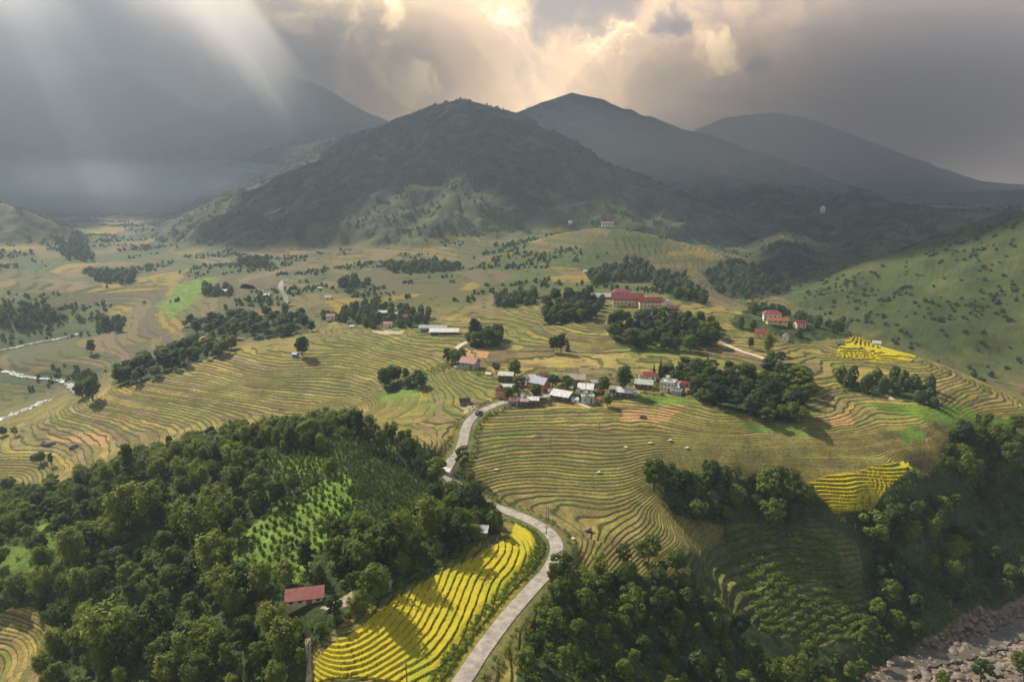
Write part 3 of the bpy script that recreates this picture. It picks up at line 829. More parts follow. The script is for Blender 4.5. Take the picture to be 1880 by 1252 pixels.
def lobe(center, rad, n, up=.5, jit=.55, shell=.55):
    d = rng.normal(size=(n, 3)); d /= np.linalg.norm(d, axis=1)[:, None]
    r = rng.uniform(shell, 1.0, n) ** .6
    P = np.asarray(center) + d * r[:, None] * np.asarray(rad)
    return P, d * 1.25 + np.array([0, 0, up * .6]) + rng.normal(size=(n, 3)) * jit * .8


def tube_v(p0, p1, r0, r1, n=6):
    p0, p1 = np.asarray(p0, float), np.asarray(p1, float); d = p1 - p0; d /= np.linalg.norm(d)
    a = np.cross(d, [1, 0, 0] if abs(d[0]) < .8 else [0, 1, 0]); a /= np.linalg.norm(a); b = np.cross(d, a)
    an = np.linspace(0, 2 * math.pi, n, endpoint=False)
    ring = np.cos(an)[:, None] * a + np.sin(an)[:, None] * b
    V = np.vstack([p0 + ring * r0, p1 + ring * r1])
    F = [(i, (i + 1) % n, n + (i + 1) % n, n + i) for i in range(n)]
    return V, np.array(F)


def join(parts):
    V, F, o = [], [], 0
    for v, f in parts: V.append(v); F.append(np.asarray(f) + o); o += len(v)
    return np.vstack(V), np.vstack(F)


def proto_broadleaf(seed, h=9.0, spread=3.6, lobes=15, leaves=150, mat=None, lump=1.0):
    r_ = random.Random(seed); parts = []; stems = [tube_v((0, 0, -.8), (0, 0, h * .45), h * .028, h * .02)]
    for k in range(lobes):
        a = k * 2.4 + r_.uniform(-.4, .4); q = (k + .5) / lobes
        rad = spread * (.25 + .75 * math.sin(math.pi * min(.95, .18 + q * .75))) * r_.uniform(.55, .95)
        z = h * (.34 + .58 * q)
        c_ = (math.cos(a) * rad * .72, math.sin(a) * rad * .72, z)
        lr = spread * r_.uniform(.30, .54) * lump
        parts.append(leaf_faces(*lobe(c_, (lr, lr, lr * .8), int(leaves * r_.uniform(.7, 1.2))), .55, .75))
        if k % 3 == 0: stems.append(tube_v((0, 0, h * (.25 + .15 * q)), c_, h * .014, h * .006, 5))
    if lump > .9: parts.append(leaf_faces(*lobe((0, 0, h * .62), (spread * .55, spread * .55, h * .26), leaves * 2), .6, .8))
    return make_mesh('crown', *join(parts), mat or M_LEAF), make_mesh('trunk', *join(stems), M_BARK)


def proto_bamboo(seed, h=10.0, culms=17, per=150, lean=.34):
    r_ = random.Random(seed); parts = []; stems = []
    for k in range(culms):
        a = r_.uniform(0, 6.283); L = h * lean * (r_.uniform(.1, 1.15) if k else .1); H = h * r_.uniform(.68, 1.05) * (1 - .12 * L / (h * lean)); b0 = np.array([math.cos(a), math.sin(a), 0]) * r_.uniform(.1, 1.1)
        d = np.array([math.cos(a), math.sin(a), 0])
        f = lambda s: b0 + d * L * s ** 2.3 + np.array([0, 0, 1.0]) * H * (s * 1.12 - .12 * s ** 4)
        s = r_.random(); S = rng.uniform(.18, 1.0, per) ** .7
        P = np.array([f(q) for q in S]) + rng.normal(size=(per, 3)) * (.28 + .75 * np.sin(np.pi * np.clip(S, 0, .93)))[:, None] * np.array([1, 1, .7])
        out_ = P - np.array([0, 0, h * .45]); out_[:, 2] *= .6
        out_ /= np.linalg.norm(out_, axis=1)[:, None]
        parts.append(leaf_faces(P, out_ + rng.normal(size=(per, 3)) * .5 + np.array([0, 0, .45]), .36, 1.0, .5))
        stems.append(tube_v(f(0) - np.array([0, 0, .8]), f(.35), .07, .06, 4)); stems.append(tube_v(f(.35), f(.75), .06, .04, 4))
    return make_mesh('foliage', *join(parts), M_BAMBOO), make_mesh('culms', *join(stems), M_CULM)


def proto_conifer(seed, h=11.0, w=2.2):
    parts = []
    for k in range(16):
        q = k / 15; n = int(120 * (1.1 - q)); a = rng.uniform(0, 6.283, n); r = rng.uniform(.25, 1, n) * w * (1.02 - q) ** .9
        P = np.column_stack([np.cos(a) * r, np.sin(a) * r, h * (.10 + .9 * q) - r * .35 + rng.normal(size=n) * .12])
        parts.append(leaf_faces(P, np.column_stack([np.cos(a) * .6, np.sin(a) * .6, np.ones(n)]) + rng.normal(size=(n, 3)) * .35, .4, .7, .2))
    return make_mesh('crown', *join(parts), M_DARK), make_mesh('trunk', *tube_v((0, 0, -.6), (0, 0, h * .8), .2, .05), M_BARK)


BROAD = [proto_broadleaf(i, 9 + (i % 3), 3.3 + .4 * (i % 2), 13 + i % 4) for i in range(5)] + [proto_broadleaf(10, 10, 4.3, 11, 120, None, .72), proto_broadleaf(11, 11, 3.8, 12, 120, None, .7), proto_broadleaf(12, 12.5, 2.3, 12, 120, None, 1.0), proto_broadleaf(13, 8, 4.6, 10, 130, None, .75)]
EVER = [proto_broadleaf(20 + i, 11, 3.1, 16, 90, M_DARK) for i in range(4)]
BAMB = [proto_bamboo(40 + i, 10, 15 + 2 * (i % 3), 150, .28 + .05 * (i % 3)) for i in range(5)]
THICK = [proto_bamboo(60 + i, 9, 12, 130, .14) for i in range(2)]
CONI = [proto_conifer(i) for i in range(2)]

ORD = ('nearest', 'second nearest', 'third nearest', 'fourth nearest', 'fifth nearest', 'sixth nearest', 'seventh nearest', 'eighth nearest', 'ninth nearest', 'tenth nearest', 'eleventh nearest', 'twelfth nearest',
       'thirteenth nearest', 'fourteenth nearest', 'fifteenth nearest', 'sixteenth nearest', 'seventeenth nearest', 'eighteenth nearest', 'nineteenth nearest', 'twentieth nearest')
TENS = {2: 'twenty', 3: 'thirty', 4: 'forty', 5: 'fifty', 6: 'sixty', 7: 'seventy', 8: 'eighty', 9: 'ninety'}


def ordinal(k):
    if k < 20: return ORD[k]
    n = k + 1; u_ = n % 10
    if u_ == 0: return TENS[n // 10][:-1] + 'ieth nearest'
    return TENS[n // 10] + '-' + ('first nearest' if u_ == 1 else ORD[u_ - 1])


PENDING = []


def plant(name, pair, x, y, size, cat, what, group, parts=('crown', 'trunk'), squash=1.0, label=None, sink=.15):
    o = bpy.data.objects.new(name, None); col.objects.link(o)
    o.location = (x, y, ground(x, y) - sink); o.rotation_euler = (0, 0, random.uniform(0, 6.283)); o.scale = (size * squash, size * squash, size)
    o.empty_display_size = .1
    for me, pn in zip(pair, parts):
        c_ = bpy.data.objects.new(pn, me); c_.parent = o; col.objects.link(c_)
    o['category'] = cat; o['group'] = group
    if label: o['label'] = label
    else: PENDING.append((o, what, x, y))
    return o


def scatter(poly_px, spacing, limit=10000, accept=None, jitter=1.0, world=None):
    """Poisson-like points in an outlined piece of ground"""
    w = np.array(world if world is not None else wpoly(poly_px)); lo, hi = w.min(0), w.max(0)
    n = int(min(60000, (hi - lo).prod() / spacing ** 2 * 6)) + 10
    p = rng.uniform(lo, hi, (n, 2)); p = p[inside(w, p[:, 0], p[:, 1])]
    grid = {}; o = []
    for x, y in p:
        k = (int(x // spacing), int(y // spacing)); ok = True
        for i in (-1, 0, 1):
            for j in (-1, 0, 1):
                for (a, b) in grid.get((k[0] + i, k[1] + j), ()):
                    if (a - x) ** 2 + (b - y) ** 2 < spacing ** 2: ok = False
        if ok and (accept is None or accept(x, y)):
            grid.setdefault(k, []).append((x, y)); o.append((x, y))
            if len(o) >= limit: break
    return o


# keep-out raster: roads, fields, yards, houses
BLOCK = ((nearroad > .05) | yellow | yard | gravel).astype(float)
HOUSES_AT = []


def free(x, y, m=0.0):
    if sample(BLOCK, x, y) > .05: return False
    for hx, hy, hr in HOUSES_AT:
        if (hx - x) ** 2 + (hy - y) ** 2 < (hr + m) ** 2: return False
    return True


def pix(x, y, z):
    d = np.array([x, y, z - CAMZ]); zc = d[1] * CP - d[2] * SP
    return 940 + FPX * d[0] / zc, 626 - FPX * (d[1] * SP + d[2] * CP) / zc, zc


# ------------------------------------------------------------------ houses
COLM = {}


def paint(name, c, kind='wall'):
    key = (name, kind)
    if key not in COLM:
        if kind == 'roof':
            m, t, bs = new_mat(name + '_roof'); g = t.nodes.new('ShaderNodeTexCoord').outputs['Object']
            wv = t.nodes.new('ShaderNodeTexWave'); wv.inputs['Scale'].default_value = 2.2; wv.inputs['Distortion'].default_value = 0; t.links.new(g, wv.inputs['Vector'])
            n = noise(t, g, .8, 5, .65)
            k = mathn(t, 'ADD', maprange(t, n, .3, .7, .55, 1.12), mathn(t, 'MULTIPLY', wv.outputs['Fac'], .14))
            cm = t.nodes.new('ShaderNodeCombineColor')
            for i in range(3): t.links.new(mathn(t, 'MULTIPLY', k, c[i]), cm.inputs[i])
            t.links.new(cm.outputs[0], bs.inputs['Base Color']); bs.inputs['Roughness'].default_value = .5
            COLM[key] = m
        else: COLM[key] = simple(name + '_wall', c, .85, .15, .9, 0, .2, 0, False)
    return COLM[key]


WHITE, CREAM, GREY, DARKW, ORANGE, BLUEW, PINK, BROWNW = ('white', (.72, .70, .66)), ('cream', (.70, .56, .36)), ('grey', (.34, .35, .37)), ('dark', (.09, .08, .075)), ('orange', (.62, .26, .10)), ('bluegrey', (.36, .45, .52)), ('pink', (.55, .36, .30)), ('brown', (.26, .18, .12))
RRED, RWHITE, RGREY, RTAN, RDRED, RBLUE, RORANGE, RGREEN, RSLATE, RTEAL = ('red', (.25, .05, .04)), ('pale', (.62, .61, .59)), ('greymetal', (.42, .43, .44)), ('tan', (.40, .34, .27)), ('darkred', (.24, .065, .06)), ('slateblue', (.22, .24, .34)), ('orangetile', (.40, .15, .06)), ('palegreen', (.46, .52, .44)), ('slate', (.17, .17, .20)), ('teal', (.10, .34, .42))
M_GLASS = simple('window_glass', (.05, .07, .09), .15, .1, 1, 0, .6)
M_FRAME = simple('frame_paint', (.72, .71, .68), .6, .1)
M_DOOR = simple('door_paint', (.22, .13, .08), .6, .2)
M_BLUEDOOR = simple('blue_paint', (.08, .25, .55), .5, .1)


def box_v(x0, x1, y0, y1, z0, z1):
    V = np.array([(x, y, z) for z in (z0, z1) for y in (y0, y1) for x in (x0, x1)], float)
    return V, np.array([(0, 2, 3, 1), (4, 5, 7, 6), (0, 1, 5, 4), (2, 6, 7, 3), (0, 4, 6, 2), (1, 3, 7, 5)])


def house(label, px, py, wpx, d=.6, h=.35, roof='gable', rh=.18, yaw=0, wall=WHITE, rc=RRED, name='house', cat='house', group=None, win=2, door=True, storeys=1, over=.06, z=None, glass=None):
    """d, h, rh as shares of the width; the width is measured in photo pixels at the place where it stands"""
    p = hit(px, py, Z); zc = pix(*p)[2]
    w = wpx * (1.06 if group == VG else .95 if group == 'school buildings on the hill' else 1.02) * zc / FPX; D = d * w; H = h * w; RH = rh * w; ov = max(over * w, .25)
    x, y = p[0], p[1] + D * .5
    o = bpy.data.objects.new(name, None); col.objects.link(o); o.empty_display_size = .1
    gz = max(ground(x, y), ground(x, p[1])) if z is None else z
    o.location = (x, y, gz); o.rotation_euler = (0, 0, R(yaw)); o['label'] = label; o['category'] = cat
    if group: o['group'] = group
    HOUSES_AT.append((x, y, .62 * math.hypot(w, D)))
    a, b = w / 2, D / 2
    rm = paint(*rc, 'roof'); wm = paint(*wall)
    if roof == 'gable':      # ridge along x
        V = [(-a, -b, -2), (a, -b, -2), (a, b, -2), (-a, b, -2), (-a, -b, H), (a, -b, H), (a, b, H), (-a, b, H), (-a, 0, H + RH), (a, 0, H + RH)]
        F4 = [(0, 1, 5, 4), (2, 3, 7, 6), (1, 2, 6, 5), (3, 0, 4, 7)]; me = bpy.data.meshes.new('wall'); me.from_pydata(V, [], F4 + [(5, 6, 9), (7, 4, 8)]); me.shade_flat(); me.materials.append(wm)
        link('wall', me, o)
        k = RH / b; th = max(.03 * w, .12); r = []
        for s in (-1, 1):
            y1 = s * (b + ov); z1 = H - k * ov
            v = np.array([(-a - ov, 0, H + RH + .02), (a + ov, 0, H + RH + .02), (a + ov, y1, z1 + .02), (-a - ov, y1, z1 + .02)], float)
            v2 = v + np.array([0, 0, th])
            vv = np.vstack([v, v2]); ff = np.array([(0, 1, 2, 3), (7, 6, 5, 4), (0, 4, 5, 1), (1, 5, 6, 2), (2, 6, 7, 3), (3, 7, 4, 0)])
            r.append((vv, ff if s < 0 else ff[:, ::-1]))
        link('roof', make_mesh('roof', *join(r), rm), o)
    elif roof == 'hip':
        V, F = box_v(-a, a, -b, b, -2, H); link('wall', make_mesh('wall', V, F, wm), o)
        e = min(b, a * .8); A2, B2 = a + ov, b + ov
        V = [(-A2, -B2, H + .02), (A2, -B2, H + .02), (A2, B2, H + .02), (-A2, B2, H + .02), (-A2 + e, 0, H + RH), (A2 - e, 0, H + RH), (-A2, -B2, H - .12), (A2, -B2, H - .12), (A2, B2, H - .12), (-A2, B2, H - .12)]
        me = bpy.data.meshes.new('roof'); me.from_pydata(V, [], [(0, 1, 5, 4), (2, 3, 4, 5), (1, 2, 5), (3, 0, 4), (6, 7, 1, 0), (7, 8, 2, 1), (8, 9, 3, 2), (9, 6, 0, 3), (9, 8, 7, 6)]); me.shade_flat(); me.materials.append(rm)
        link('roof', me, o)
    elif roof == 'shed':     # single pitch, low at the front
        V = [(-a, -b, -2), (a, -b, -2), (a, b, -2), (-a, b, -2), (-a, -b, H), (a, -b, H), (a, b, H + RH), (-a, b, H + RH)]
        me = bpy.data.meshes.new('wall'); me.from_pydata(V, [], [(0, 1, 5, 4), (2, 3, 7, 6), (1, 2, 6, 5), (3, 0, 4, 7), (4, 5, 6, 7)]); me.shade_flat(); me.materials.append(wm); link('wall', me, o)
        k = RH / D; th = max(.02 * w, .1)
        v = np.array([(-a - ov, -b - ov, H - k * ov + .03), (a + ov, -b - ov, H - k * ov + .03), (a + ov, b + ov, H + RH + k * ov + .03), (-a - ov, b + ov, H + RH + k * ov + .03)])
        vv = np.vstack([v, v + np.array([0, 0, th])])
        link('roof', make_mesh('roof', vv, [(3, 2, 1, 0), (4, 5, 6, 7), (0, 1, 5, 4), (1, 2, 6, 5), (2, 3, 7, 6), (3, 0, 4, 7)], rm), o)
    else:                    # flat roof with a parapet
        V, F = box_v(-a, a, -b, b, -2, H); link('wall', make_mesh('wall', V, F, wm), o)
        q = [box_v(-a - .05 * w, a + .05 * w, -b - .05 * w, b + .05 * w, H + .01, H + .05 * w)]
        e = .03 * w
        for (x0, x1, y0, y1) in ((-a, a, -b, -b + e), (-a, a, b - e, b), (-a, -a + e, -b + e, b - e), (a - e, a, -b + e, b - e)): q.append(box_v(x0, x1, y0, y1, H + .052 * w, H + .13 * w))
        q.append(box_v(-a * .5, -a * .05, b * .1, b * .75, H + .053 * w, H + .34 * w))
        link('roof', make_mesh('roof', *join(q), rm), o)
    # openings
    sh = H / storeys
    slots = []
    for s in range(storeys):
        for k in range(win): slots.append(((k + .5) / win * 2 - 1, s, 'f'))
        slots.append((0, s, 'l')); slots.append((0, s, 'r'))
    dk = win // 2
    for (q, s, side) in slots:
        ww, wh = min(.16 * w, 1.3) if win < 5 else .55 * w / win, .46 * sh
        zz = s * sh + .34 * sh
        isdoor = door and side == 'f' and s == 0 and abs(q - ((dk + .5) / max(win, 1) * 2 - 1)) < 1e-6
        if isdoor:
            V, F = box_v(q * a - ww * .5, q * a + ww * .5, -b - .05, -b + .02, 0.02, .78 * sh)
            dd = link('door', make_mesh('door', V, F, glass or M_DOOR), o)
            continue
        if side == 'f': f1 = (q * a - ww / 2, q * a + ww / 2, -b - .05, -b + .02); f2 = (q * a - ww * .38, q * a + ww * .38, -b - .07, -b - .02)
        elif side == 'l': f1 = (-a - .05, -a + .02, -ww / 2, ww / 2); f2 = (-a - .07, -a - .02, -ww * .38, ww * .38)
        else: f1 = (a - .02, a + .05, -ww / 2, ww / 2); f2 = (a + .02, a + .07, -ww * .38, ww * .38)
        wnd = link('window', make_mesh('window', *box_v(*f1, zz, zz + wh), M_FRAME), o)
        link('pane', make_mesh('pane', *box_v(*f2, zz + .12 * wh, zz + .88 * wh), glass or M_GLASS), wnd)
    return o


VG = 'houses of the roadside village'
house('grey-walled house with a red roof at the upper end of the village road', 862, 679, 29, .7, .42, 'gable', .22, -25, GREY, RRED, group=VG, win=2)
house('white metal roof on a dark shed between the red-roofed grey house and the village', 929, 702, 25, .6, .5, 'gable', .16, -8, DARKW, RWHITE, 'shed', 'shed', group=VG, win=1)
house('orange two-storey house with blue windows where the road enters the village', 922, 733, 19, .8, .75, 'flat', 0, -15, ORANGE, RDRED, group=VG, win=3, storeys=2, glass=M_BLUEDOOR)
house('slate-blue gabled house with an orange gable in the middle of the village', 992, 717, 28, .8, .4, 'gable', .3, -35, ORANGE, RBLUE, group=VG)
house('large tan-roofed hall behind the white-roofed village house', 1055, 710, 35, .55, .38, 'gable', .16, -6, BROWNW, RTAN, 'hall', 'hall', group=VG, win=4)
house('bright white-roofed house in front of the tan-roofed hall', 1076, 724, 26, .75, .35, 'shed', .14, -10, WHITE, RWHITE, group=VG)
house('long shed with a sloping pale metal roof beside the village street', 1030, 736, 33, .5, .22, 'shed', .14, -28, DARKW, RWHITE, 'shed', 'shed', group=VG, win=2)
house('pale green boxy house at the right end of the village street', 1080, 742, 21, .7, .5, 'flat', 0, 0, ('palegreenwall', (.42, .50, .44)), RGREEN, group=VG)
house('tiny orange-roofed hut beside the pale green house', 1097, 738, 10, .8, .4, 'gable', .2, 0, CREAM, RORANGE, 'hut', 'hut', group=VG, win=1)
house('dark red roofed shop, left of the three roadside shops', 943, 743, 16, .8, .4, 'gable', .2, -10, GREY, RDRED, 'shop', 'shop', group=VG, win=2)
house('pink-roofed shop between the dark red and the white shop roofs', 961, 745, 17, .7, .38, 'gable', .18, -6, DARKW, ('pinktin', (.50, .30, .28)), 'shop', 'shop', group=VG, win=2)
house('white-roofed shop with a dark front on the village street corner', 979, 744, 19, .6, .36, 'shed', .12, -4, DARKW, RWHITE, 'shop', 'shop', group=VG, win=2)
house('small white house just behind the three roadside shops', 964, 734, 14, .8, .4, 'gable', .2, 10, WHITE, RWHITE, group=VG, win=2)
house('low grey-green roofed barn behind the orange two-storey house', 935, 718, 25, .6, .22, 'shed', .08, -5, BROWNW, RGREEN, 'barn', 'barn', group=VG, win=1)
house('white tin roofed house below the red-roofed cottage in the upper village', 972, 701, 20, .7, .35, 'gable', .2, 5, WHITE, RWHITE, group=VG)
house('small red-roofed cottage beside the green garden strip', 978, 694, 11, .8, .4, 'gable', .25, 0, BROWNW, RRED, 'cottage', 'cottage', group=VG, win=1)
house('dark red roofed house half hidden by village trees', 999, 697, 15, .8, .4, 'gable', .25, 15, BROWNW, RDRED, group=VG)
house('grey-roofed house right of the tan-roofed hall', 1093, 709, 18, .7, .36, 'gable', .18, 12, GREY, RGREY, group=VG)
house('little white shed between the sloping shed and the pale green house', 1056, 739, 12, .7, .4, 'shed', .1, 0, WHITE, RWHITE, 'shed', 'shed', group=VG, win=1)
house('grey tin roofs of a low house left of the big village tree', 1128, 721, 17, .7, .3, 'gable', .18, 0, BROWNW, RGREY, group=VG)
house('open-fronted white-roofed house below the big village tree', 1149, 730, 27, .7, .3, 'gable', .22, -20, DARKW, RWHITE, group=VG)
house('red-roofed white house under the two pointed conifers', 1194, 701, 21, .7, .42, 'gable', .25, -8, WHITE, RRED, group=VG)
house('narrow cream house left of the red-roofed white house', 1178, 700, 9, .8, 1.0, 'flat', 0, 0, CREAM, RTAN, group=VG, win=1, storeys=2)
house('dark shed with a grey-green roof beside the bright vegetable plot', 1184, 715, 29, .6, .28, 'gable', .18, -18, DARKW, RGREEN, 'shed', 'shed', group=VG, win=2)
house('white two-storey flat-roofed house at the edge of the dark village wood', 1230, 720, 24, .9, .66, 'flat', 0, -28, WHITE, RWHITE, group=VG, win=4, storeys=2)
house('low white-roofed annexe in front of the white two-storey house', 1244, 726, 17, .7, .35, 'flat', 0, -28, GREY, RWHITE, 'annexe', 'house', group=VG, win=2)
house('red-roofed blue-grey house against the dark village wood', 1256, 715, 18, .8, .5, 'hip', .25, 5, BLUEW, RRED, group=VG)
house('white-roofed hut in a gap of the dark village wood', 1382, 746, 14, .7, .35, 'gable', .2, 0, WHITE, RWHITE, 'hut', 'hut', win=1)
house('teal-roofed hut behind the dark village wood', 1236, 683, 10, .7, .5, 'gable', .2, 0, GREY, RTEAL, 'hut', 'hut', win=1)
for lab, px, py, w_, d_, h_, rf, rh_, yw, wl, rc_ in (
    ('low brown-walled house with a grey roof left of the slate-blue house', 958, 712, 15, .7, .35, 'gable', .2, -10, BROWNW, RGREY), ('small pale house between the slate-blue house and the sloping shed', 1012, 722, 12, .8, .4, 'gable', .2, 20, WHITE, RWHITE),
    ('dark slate-roofed house behind the slate-blue gabled house', 1022, 700, 15, .7, .35, 'gable', .22, -5, DARKW, RSLATE), ('cream annexe touching the front of the tan-roofed hall', 1046, 717, 11, .8, .4, 'shed', .1, -6, CREAM, RTAN),
    ('red-roofed hut right of the bright white-roofed house', 1103, 722, 10, .8, .4, 'gable', .22, 0, BROWNW, RRED), ('grey shed left of the open-fronted white-roofed house', 1118, 733, 13, .7, .35, 'shed', .1, -5, GREY, RGREY),
    ('white hut at the lower corner of the vegetable plot', 1168, 726, 9, .8, .4, 'gable', .2, 0, WHITE, RWHITE), ('orange-walled porch house beside the white two-storey house', 1266, 722, 11, .8, .45, 'shed', .1, 5, ORANGE, RORANGE),
    ('tiny white hut on the upper village road', 897, 690, 9, .8, .35, 'gable', .2, -20, WHITE, RWHITE), ('white outhouse left of the red-roofed grey house', 838, 678, 7, .9, .5, 'shed', .1, 0, WHITE, RWHITE),
    ('brown-roofed house among the trees above the roadside shops', 985, 727, 12, .8, .4, 'gable', .22, 8, BROWNW, RTAN)):
    house(lab, px, py, w_, d_, h_, rf, rh_, yw, wl, rc_, group=VG, win=2)
KG = 'buildings on the right knoll'
house('white villa with a dark roof at the top of the right knoll', 1420, 590, 30, .6, .42, 'hip', .2, -12, WHITE, RDRED, 'villa', 'house', group=KG, win=4)
house('long orange-roofed wing in front of the white villa', 1428, 597, 36, .3, .16, 'gable', .1, -4, CREAM, RORANGE, 'house_wing', 'house', group=KG, win=4)
house('cream house with a red roof right of the white villa', 1470, 604, 18, .7, .5, 'gable', .25, 10, CREAM, RRED, group=KG)
house('cream house with a long red roof at the foot of the right knoll', 1400, 621, 22, .6, .36, 'gable', .26, -25, CREAM, RRED, group=KG)
house('small white gabled house below the knoll trees', 1444, 627, 11, .9, .7, 'gable', .4, 60, WHITE, RGREY, group=KG, win=1)
house('dark hut beside the upper yellow rice plot', 1544, 635, 12, .7, .35, 'gable', .2, 0, DARKW, RSLATE, 'hut', 'hut', win=1)
house('white hut at the rim of the upper plateau', 1611, 635, 13, .7, .35, 'gable', .25, -20, WHITE, RWHITE, 'hut', 'hut', win=1)
TG = 'houses where the pale track ends'
house('white-roofed house at the end of the pale track', 1420, 673, 13, .8, .45, 'gable', .2, 0, WHITE, RWHITE, group=TG, win=2)
house('grey house frame among trees beside the blue-walled house', 1436, 683, 13, .8, .5, 'flat', 0, -20, GREY, RGREY, group=TG, win=2)
house('narrow blue-walled house at the end of the pale track', 1451, 683, 7, .9, 1.0, 'flat', 0, 0, ('blue', (.10, .30, .55)), RTEAL, group=TG, win=1)
house('small pale-roofed house below the blue-walled house', 1459, 690, 15, .6, .35, 'gable', .18, -20, DARKW, RWHITE, group=TG, win=2)
house('pale-roofed barn, lowest of the houses at the end of the pale track', 1475, 699, 18, .6, .35, 'gable', .2, -25, DARKW, RWHITE, 'barn', 'barn', group=TG, win=2)
SG = 'school buildings on the hill'
house('long red-roofed main block of the hill school', 1153, 562, 56, .3, .27, 'gable', .13, -6, CREAM, RRED, 'school_block', 'school', group=SG, win=8, storeys=2)
house('pink gabled block with a white roof edge above the main school block', 1141, 548, 27, .6, .48, 'hip', .2, -6, PINK, RDRED, 'school_block', 'school', group=SG, win=3, storeys=2)
house('right wing of the hill school with a flat red roof', 1194, 567, 43, .3, .32, 'gable', .12, 4, CREAM, RRED, 'school_block', 'school', group=SG, win=6, storeys=2)
house('long low shed with a grey-white roof left of the hill school', 1106, 549, 45, .22, .12, 'gable', .09, -2, GREY, RWHITE, 'shed', 'shed', group=SG, win=5)
house('white gable-fronted house right of the hill school', 1228, 565, 11, .9, .9, 'gable', .35, 70, WHITE, RGREY, group=SG, win=1)
house('low house with a pinkish roof beside the white gable right of the school', 1237, 571, 19, .5, .3, 'gable', .2, -6, BROWNW, RDRED, group=SG, win=2)
house('grey tin-roofed house among trees below the school', 1231, 590, 18, .6, .35, 'gable', .22, -20, GREY, RGREY, group=SG, win=2)
house('slender pale brick tower on the hilltop behind the school', 1194, 499, 6.5, 1, 2.0, 'flat', 0, 10, PINK, RTAN, 'tower', 'tower', win=1, storeys=3)
house('white hut on the slope left of the brick tower', 1075, 502, 7, .8, .5, 'gable', .25, 0, WHITE, RWHITE, 'hut', 'hut', win=1)
HG = 'hamlet buildings among the trees'
house('red-roofed white house at the left end of the hamlet', 607, 589, 15, .7, .42, 'gable', .25, -5, WHITE, RRED, group=HG)
house('long white-roofed shed in the middle of the hamlet', 706, 580, 22, .4, .25, 'gable', .12, 0, BROWNW, RWHITE, 'shed', 'shed', group=HG, win=2)
house('pale grey roofed shed right of the hamlet’s white-roofed shed'.replace('’', "'"), 727, 582, 17, .5, .3, 'gable', .15, 4, GREY, RGREY, 'shed', 'shed', group=HG, win=2)
house('pinkish-roofed hamlet house, lowest in the trees', 712, 602, 15, .6, .4, 'gable', .25, 0, WHITE, ('pinktile', (.55, .25, .22)), group=HG)
house('dark red roofed house at the right end of the hamlet', 745, 588, 17, .6, .35, 'gable', .22, 8, BROWNW, RDRED, group=HG)
house('pale greenhouse roof, upper of two long sheds right of the hamlet', 795, 607, 46, .22, .09, 'gable', .06, 0, GREY, RGREY, 'greenhouse', 'greenhouse', group=HG, win=5)
house('white-edged long shed, lower of two right of the hamlet', 815, 614, 48, .18, .10, 'shed', .05, 0, DARKW, RWHITE, 'shed', 'shed', group=HG, win=5)
house('tiny white hut on the bank below the hamlet trees', 646, 602, 8, .7, .35, 'gable', .2, 0, WHITE, RWHITE, 'hut', 'hut', win=1)
house('white shed on the tan fields beside the near smoke', 489, 545, 10, .5, .35, 'gable', .15, 0, WHITE, RWHITE, 'shed', 'shed', win=1)
house('bright blue tarpaulin hut by the lone tree on the left paddies', 541, 655, 9, .7, .5, 'gable', .2, -15, ('tarp', (.03, .12, .60)), ('tarpblue', (.03, .12, .60)), 'hut', 'hut', win=1)
house('grey hut, farthest of the three on the slope above the hamlet', 587, 532, 8, .7, .4, 'gable', .2, 0, GREY, RGREY, 'hut', 'hut', win=1)
house('pale pink roofed hut nearest above the hamlet', 602, 550, 11, .6, .35, 'gable', .2, 0, WHITE, ('paletile', (.50, .36, .32)), 'hut', 'hut', win=1)
house('brown-roofed farmhouse left of the near smoke', 415, 540, 13, .6, .3, 'gable', .2, 0, CREAM, RTAN, 'farmhouse', 'house', win=2)
house('white-walled pink-roofed farm on the shoulder under the central mountain', 1115, 417, 20, .4, .25, 'gable', .15, 0, WHITE, ('farred', (.30, .19, .17)), 'farm_building', 'house', win=4)
house('tiny white hut left of the farm under the central mountain', 1047, 413, 6, .8, .6, 'gable', .3, 0, WHITE, RWHITE, 'hut', 'hut', win=1)
house('little white shrine alone on the dark wooded ridge', 1511, 391, 7, .9, 1.0, 'hip', .6, 0, WHITE, RWHITE, 'shrine', 'shrine', win=1)
# near buildings on the wooded hill
house('long shed with a bright red corrugated roof in the wooded hill clearing', 558, 1112, 62, .28, .2, 'shed', .12, 12, CREAM, RRED, 'red_shed', 'shed', win=4)
house('small steep red roof peeping out of the bamboo left of the long red shed', 480, 1122, 17, .9, .4, 'gable', .35, 60, BROWNW, RRED, 'red_hut', 'hut', win=1)
house('grey tin-roofed hut at the top of the near yellow field', 880, 984, 29, .6, .25, 'shed', .14, -8, BROWNW, RGREY, 'tin_hut', 'hut', win=1)
house('dark thatched straw store beside the upper road', 853, 744, 18, .6, .3, 'gable', .3, 12, BROWNW, ('thatch', (.07, .06, .055)), 'straw_store', 'shed', win=1)
house('white roadside kiosk half hidden by the trees at the road dip', 822, 872, 14, .8, .45, 'gable', .25, -30, WHITE, RWHITE, 'kiosk', 'hut', win=1)


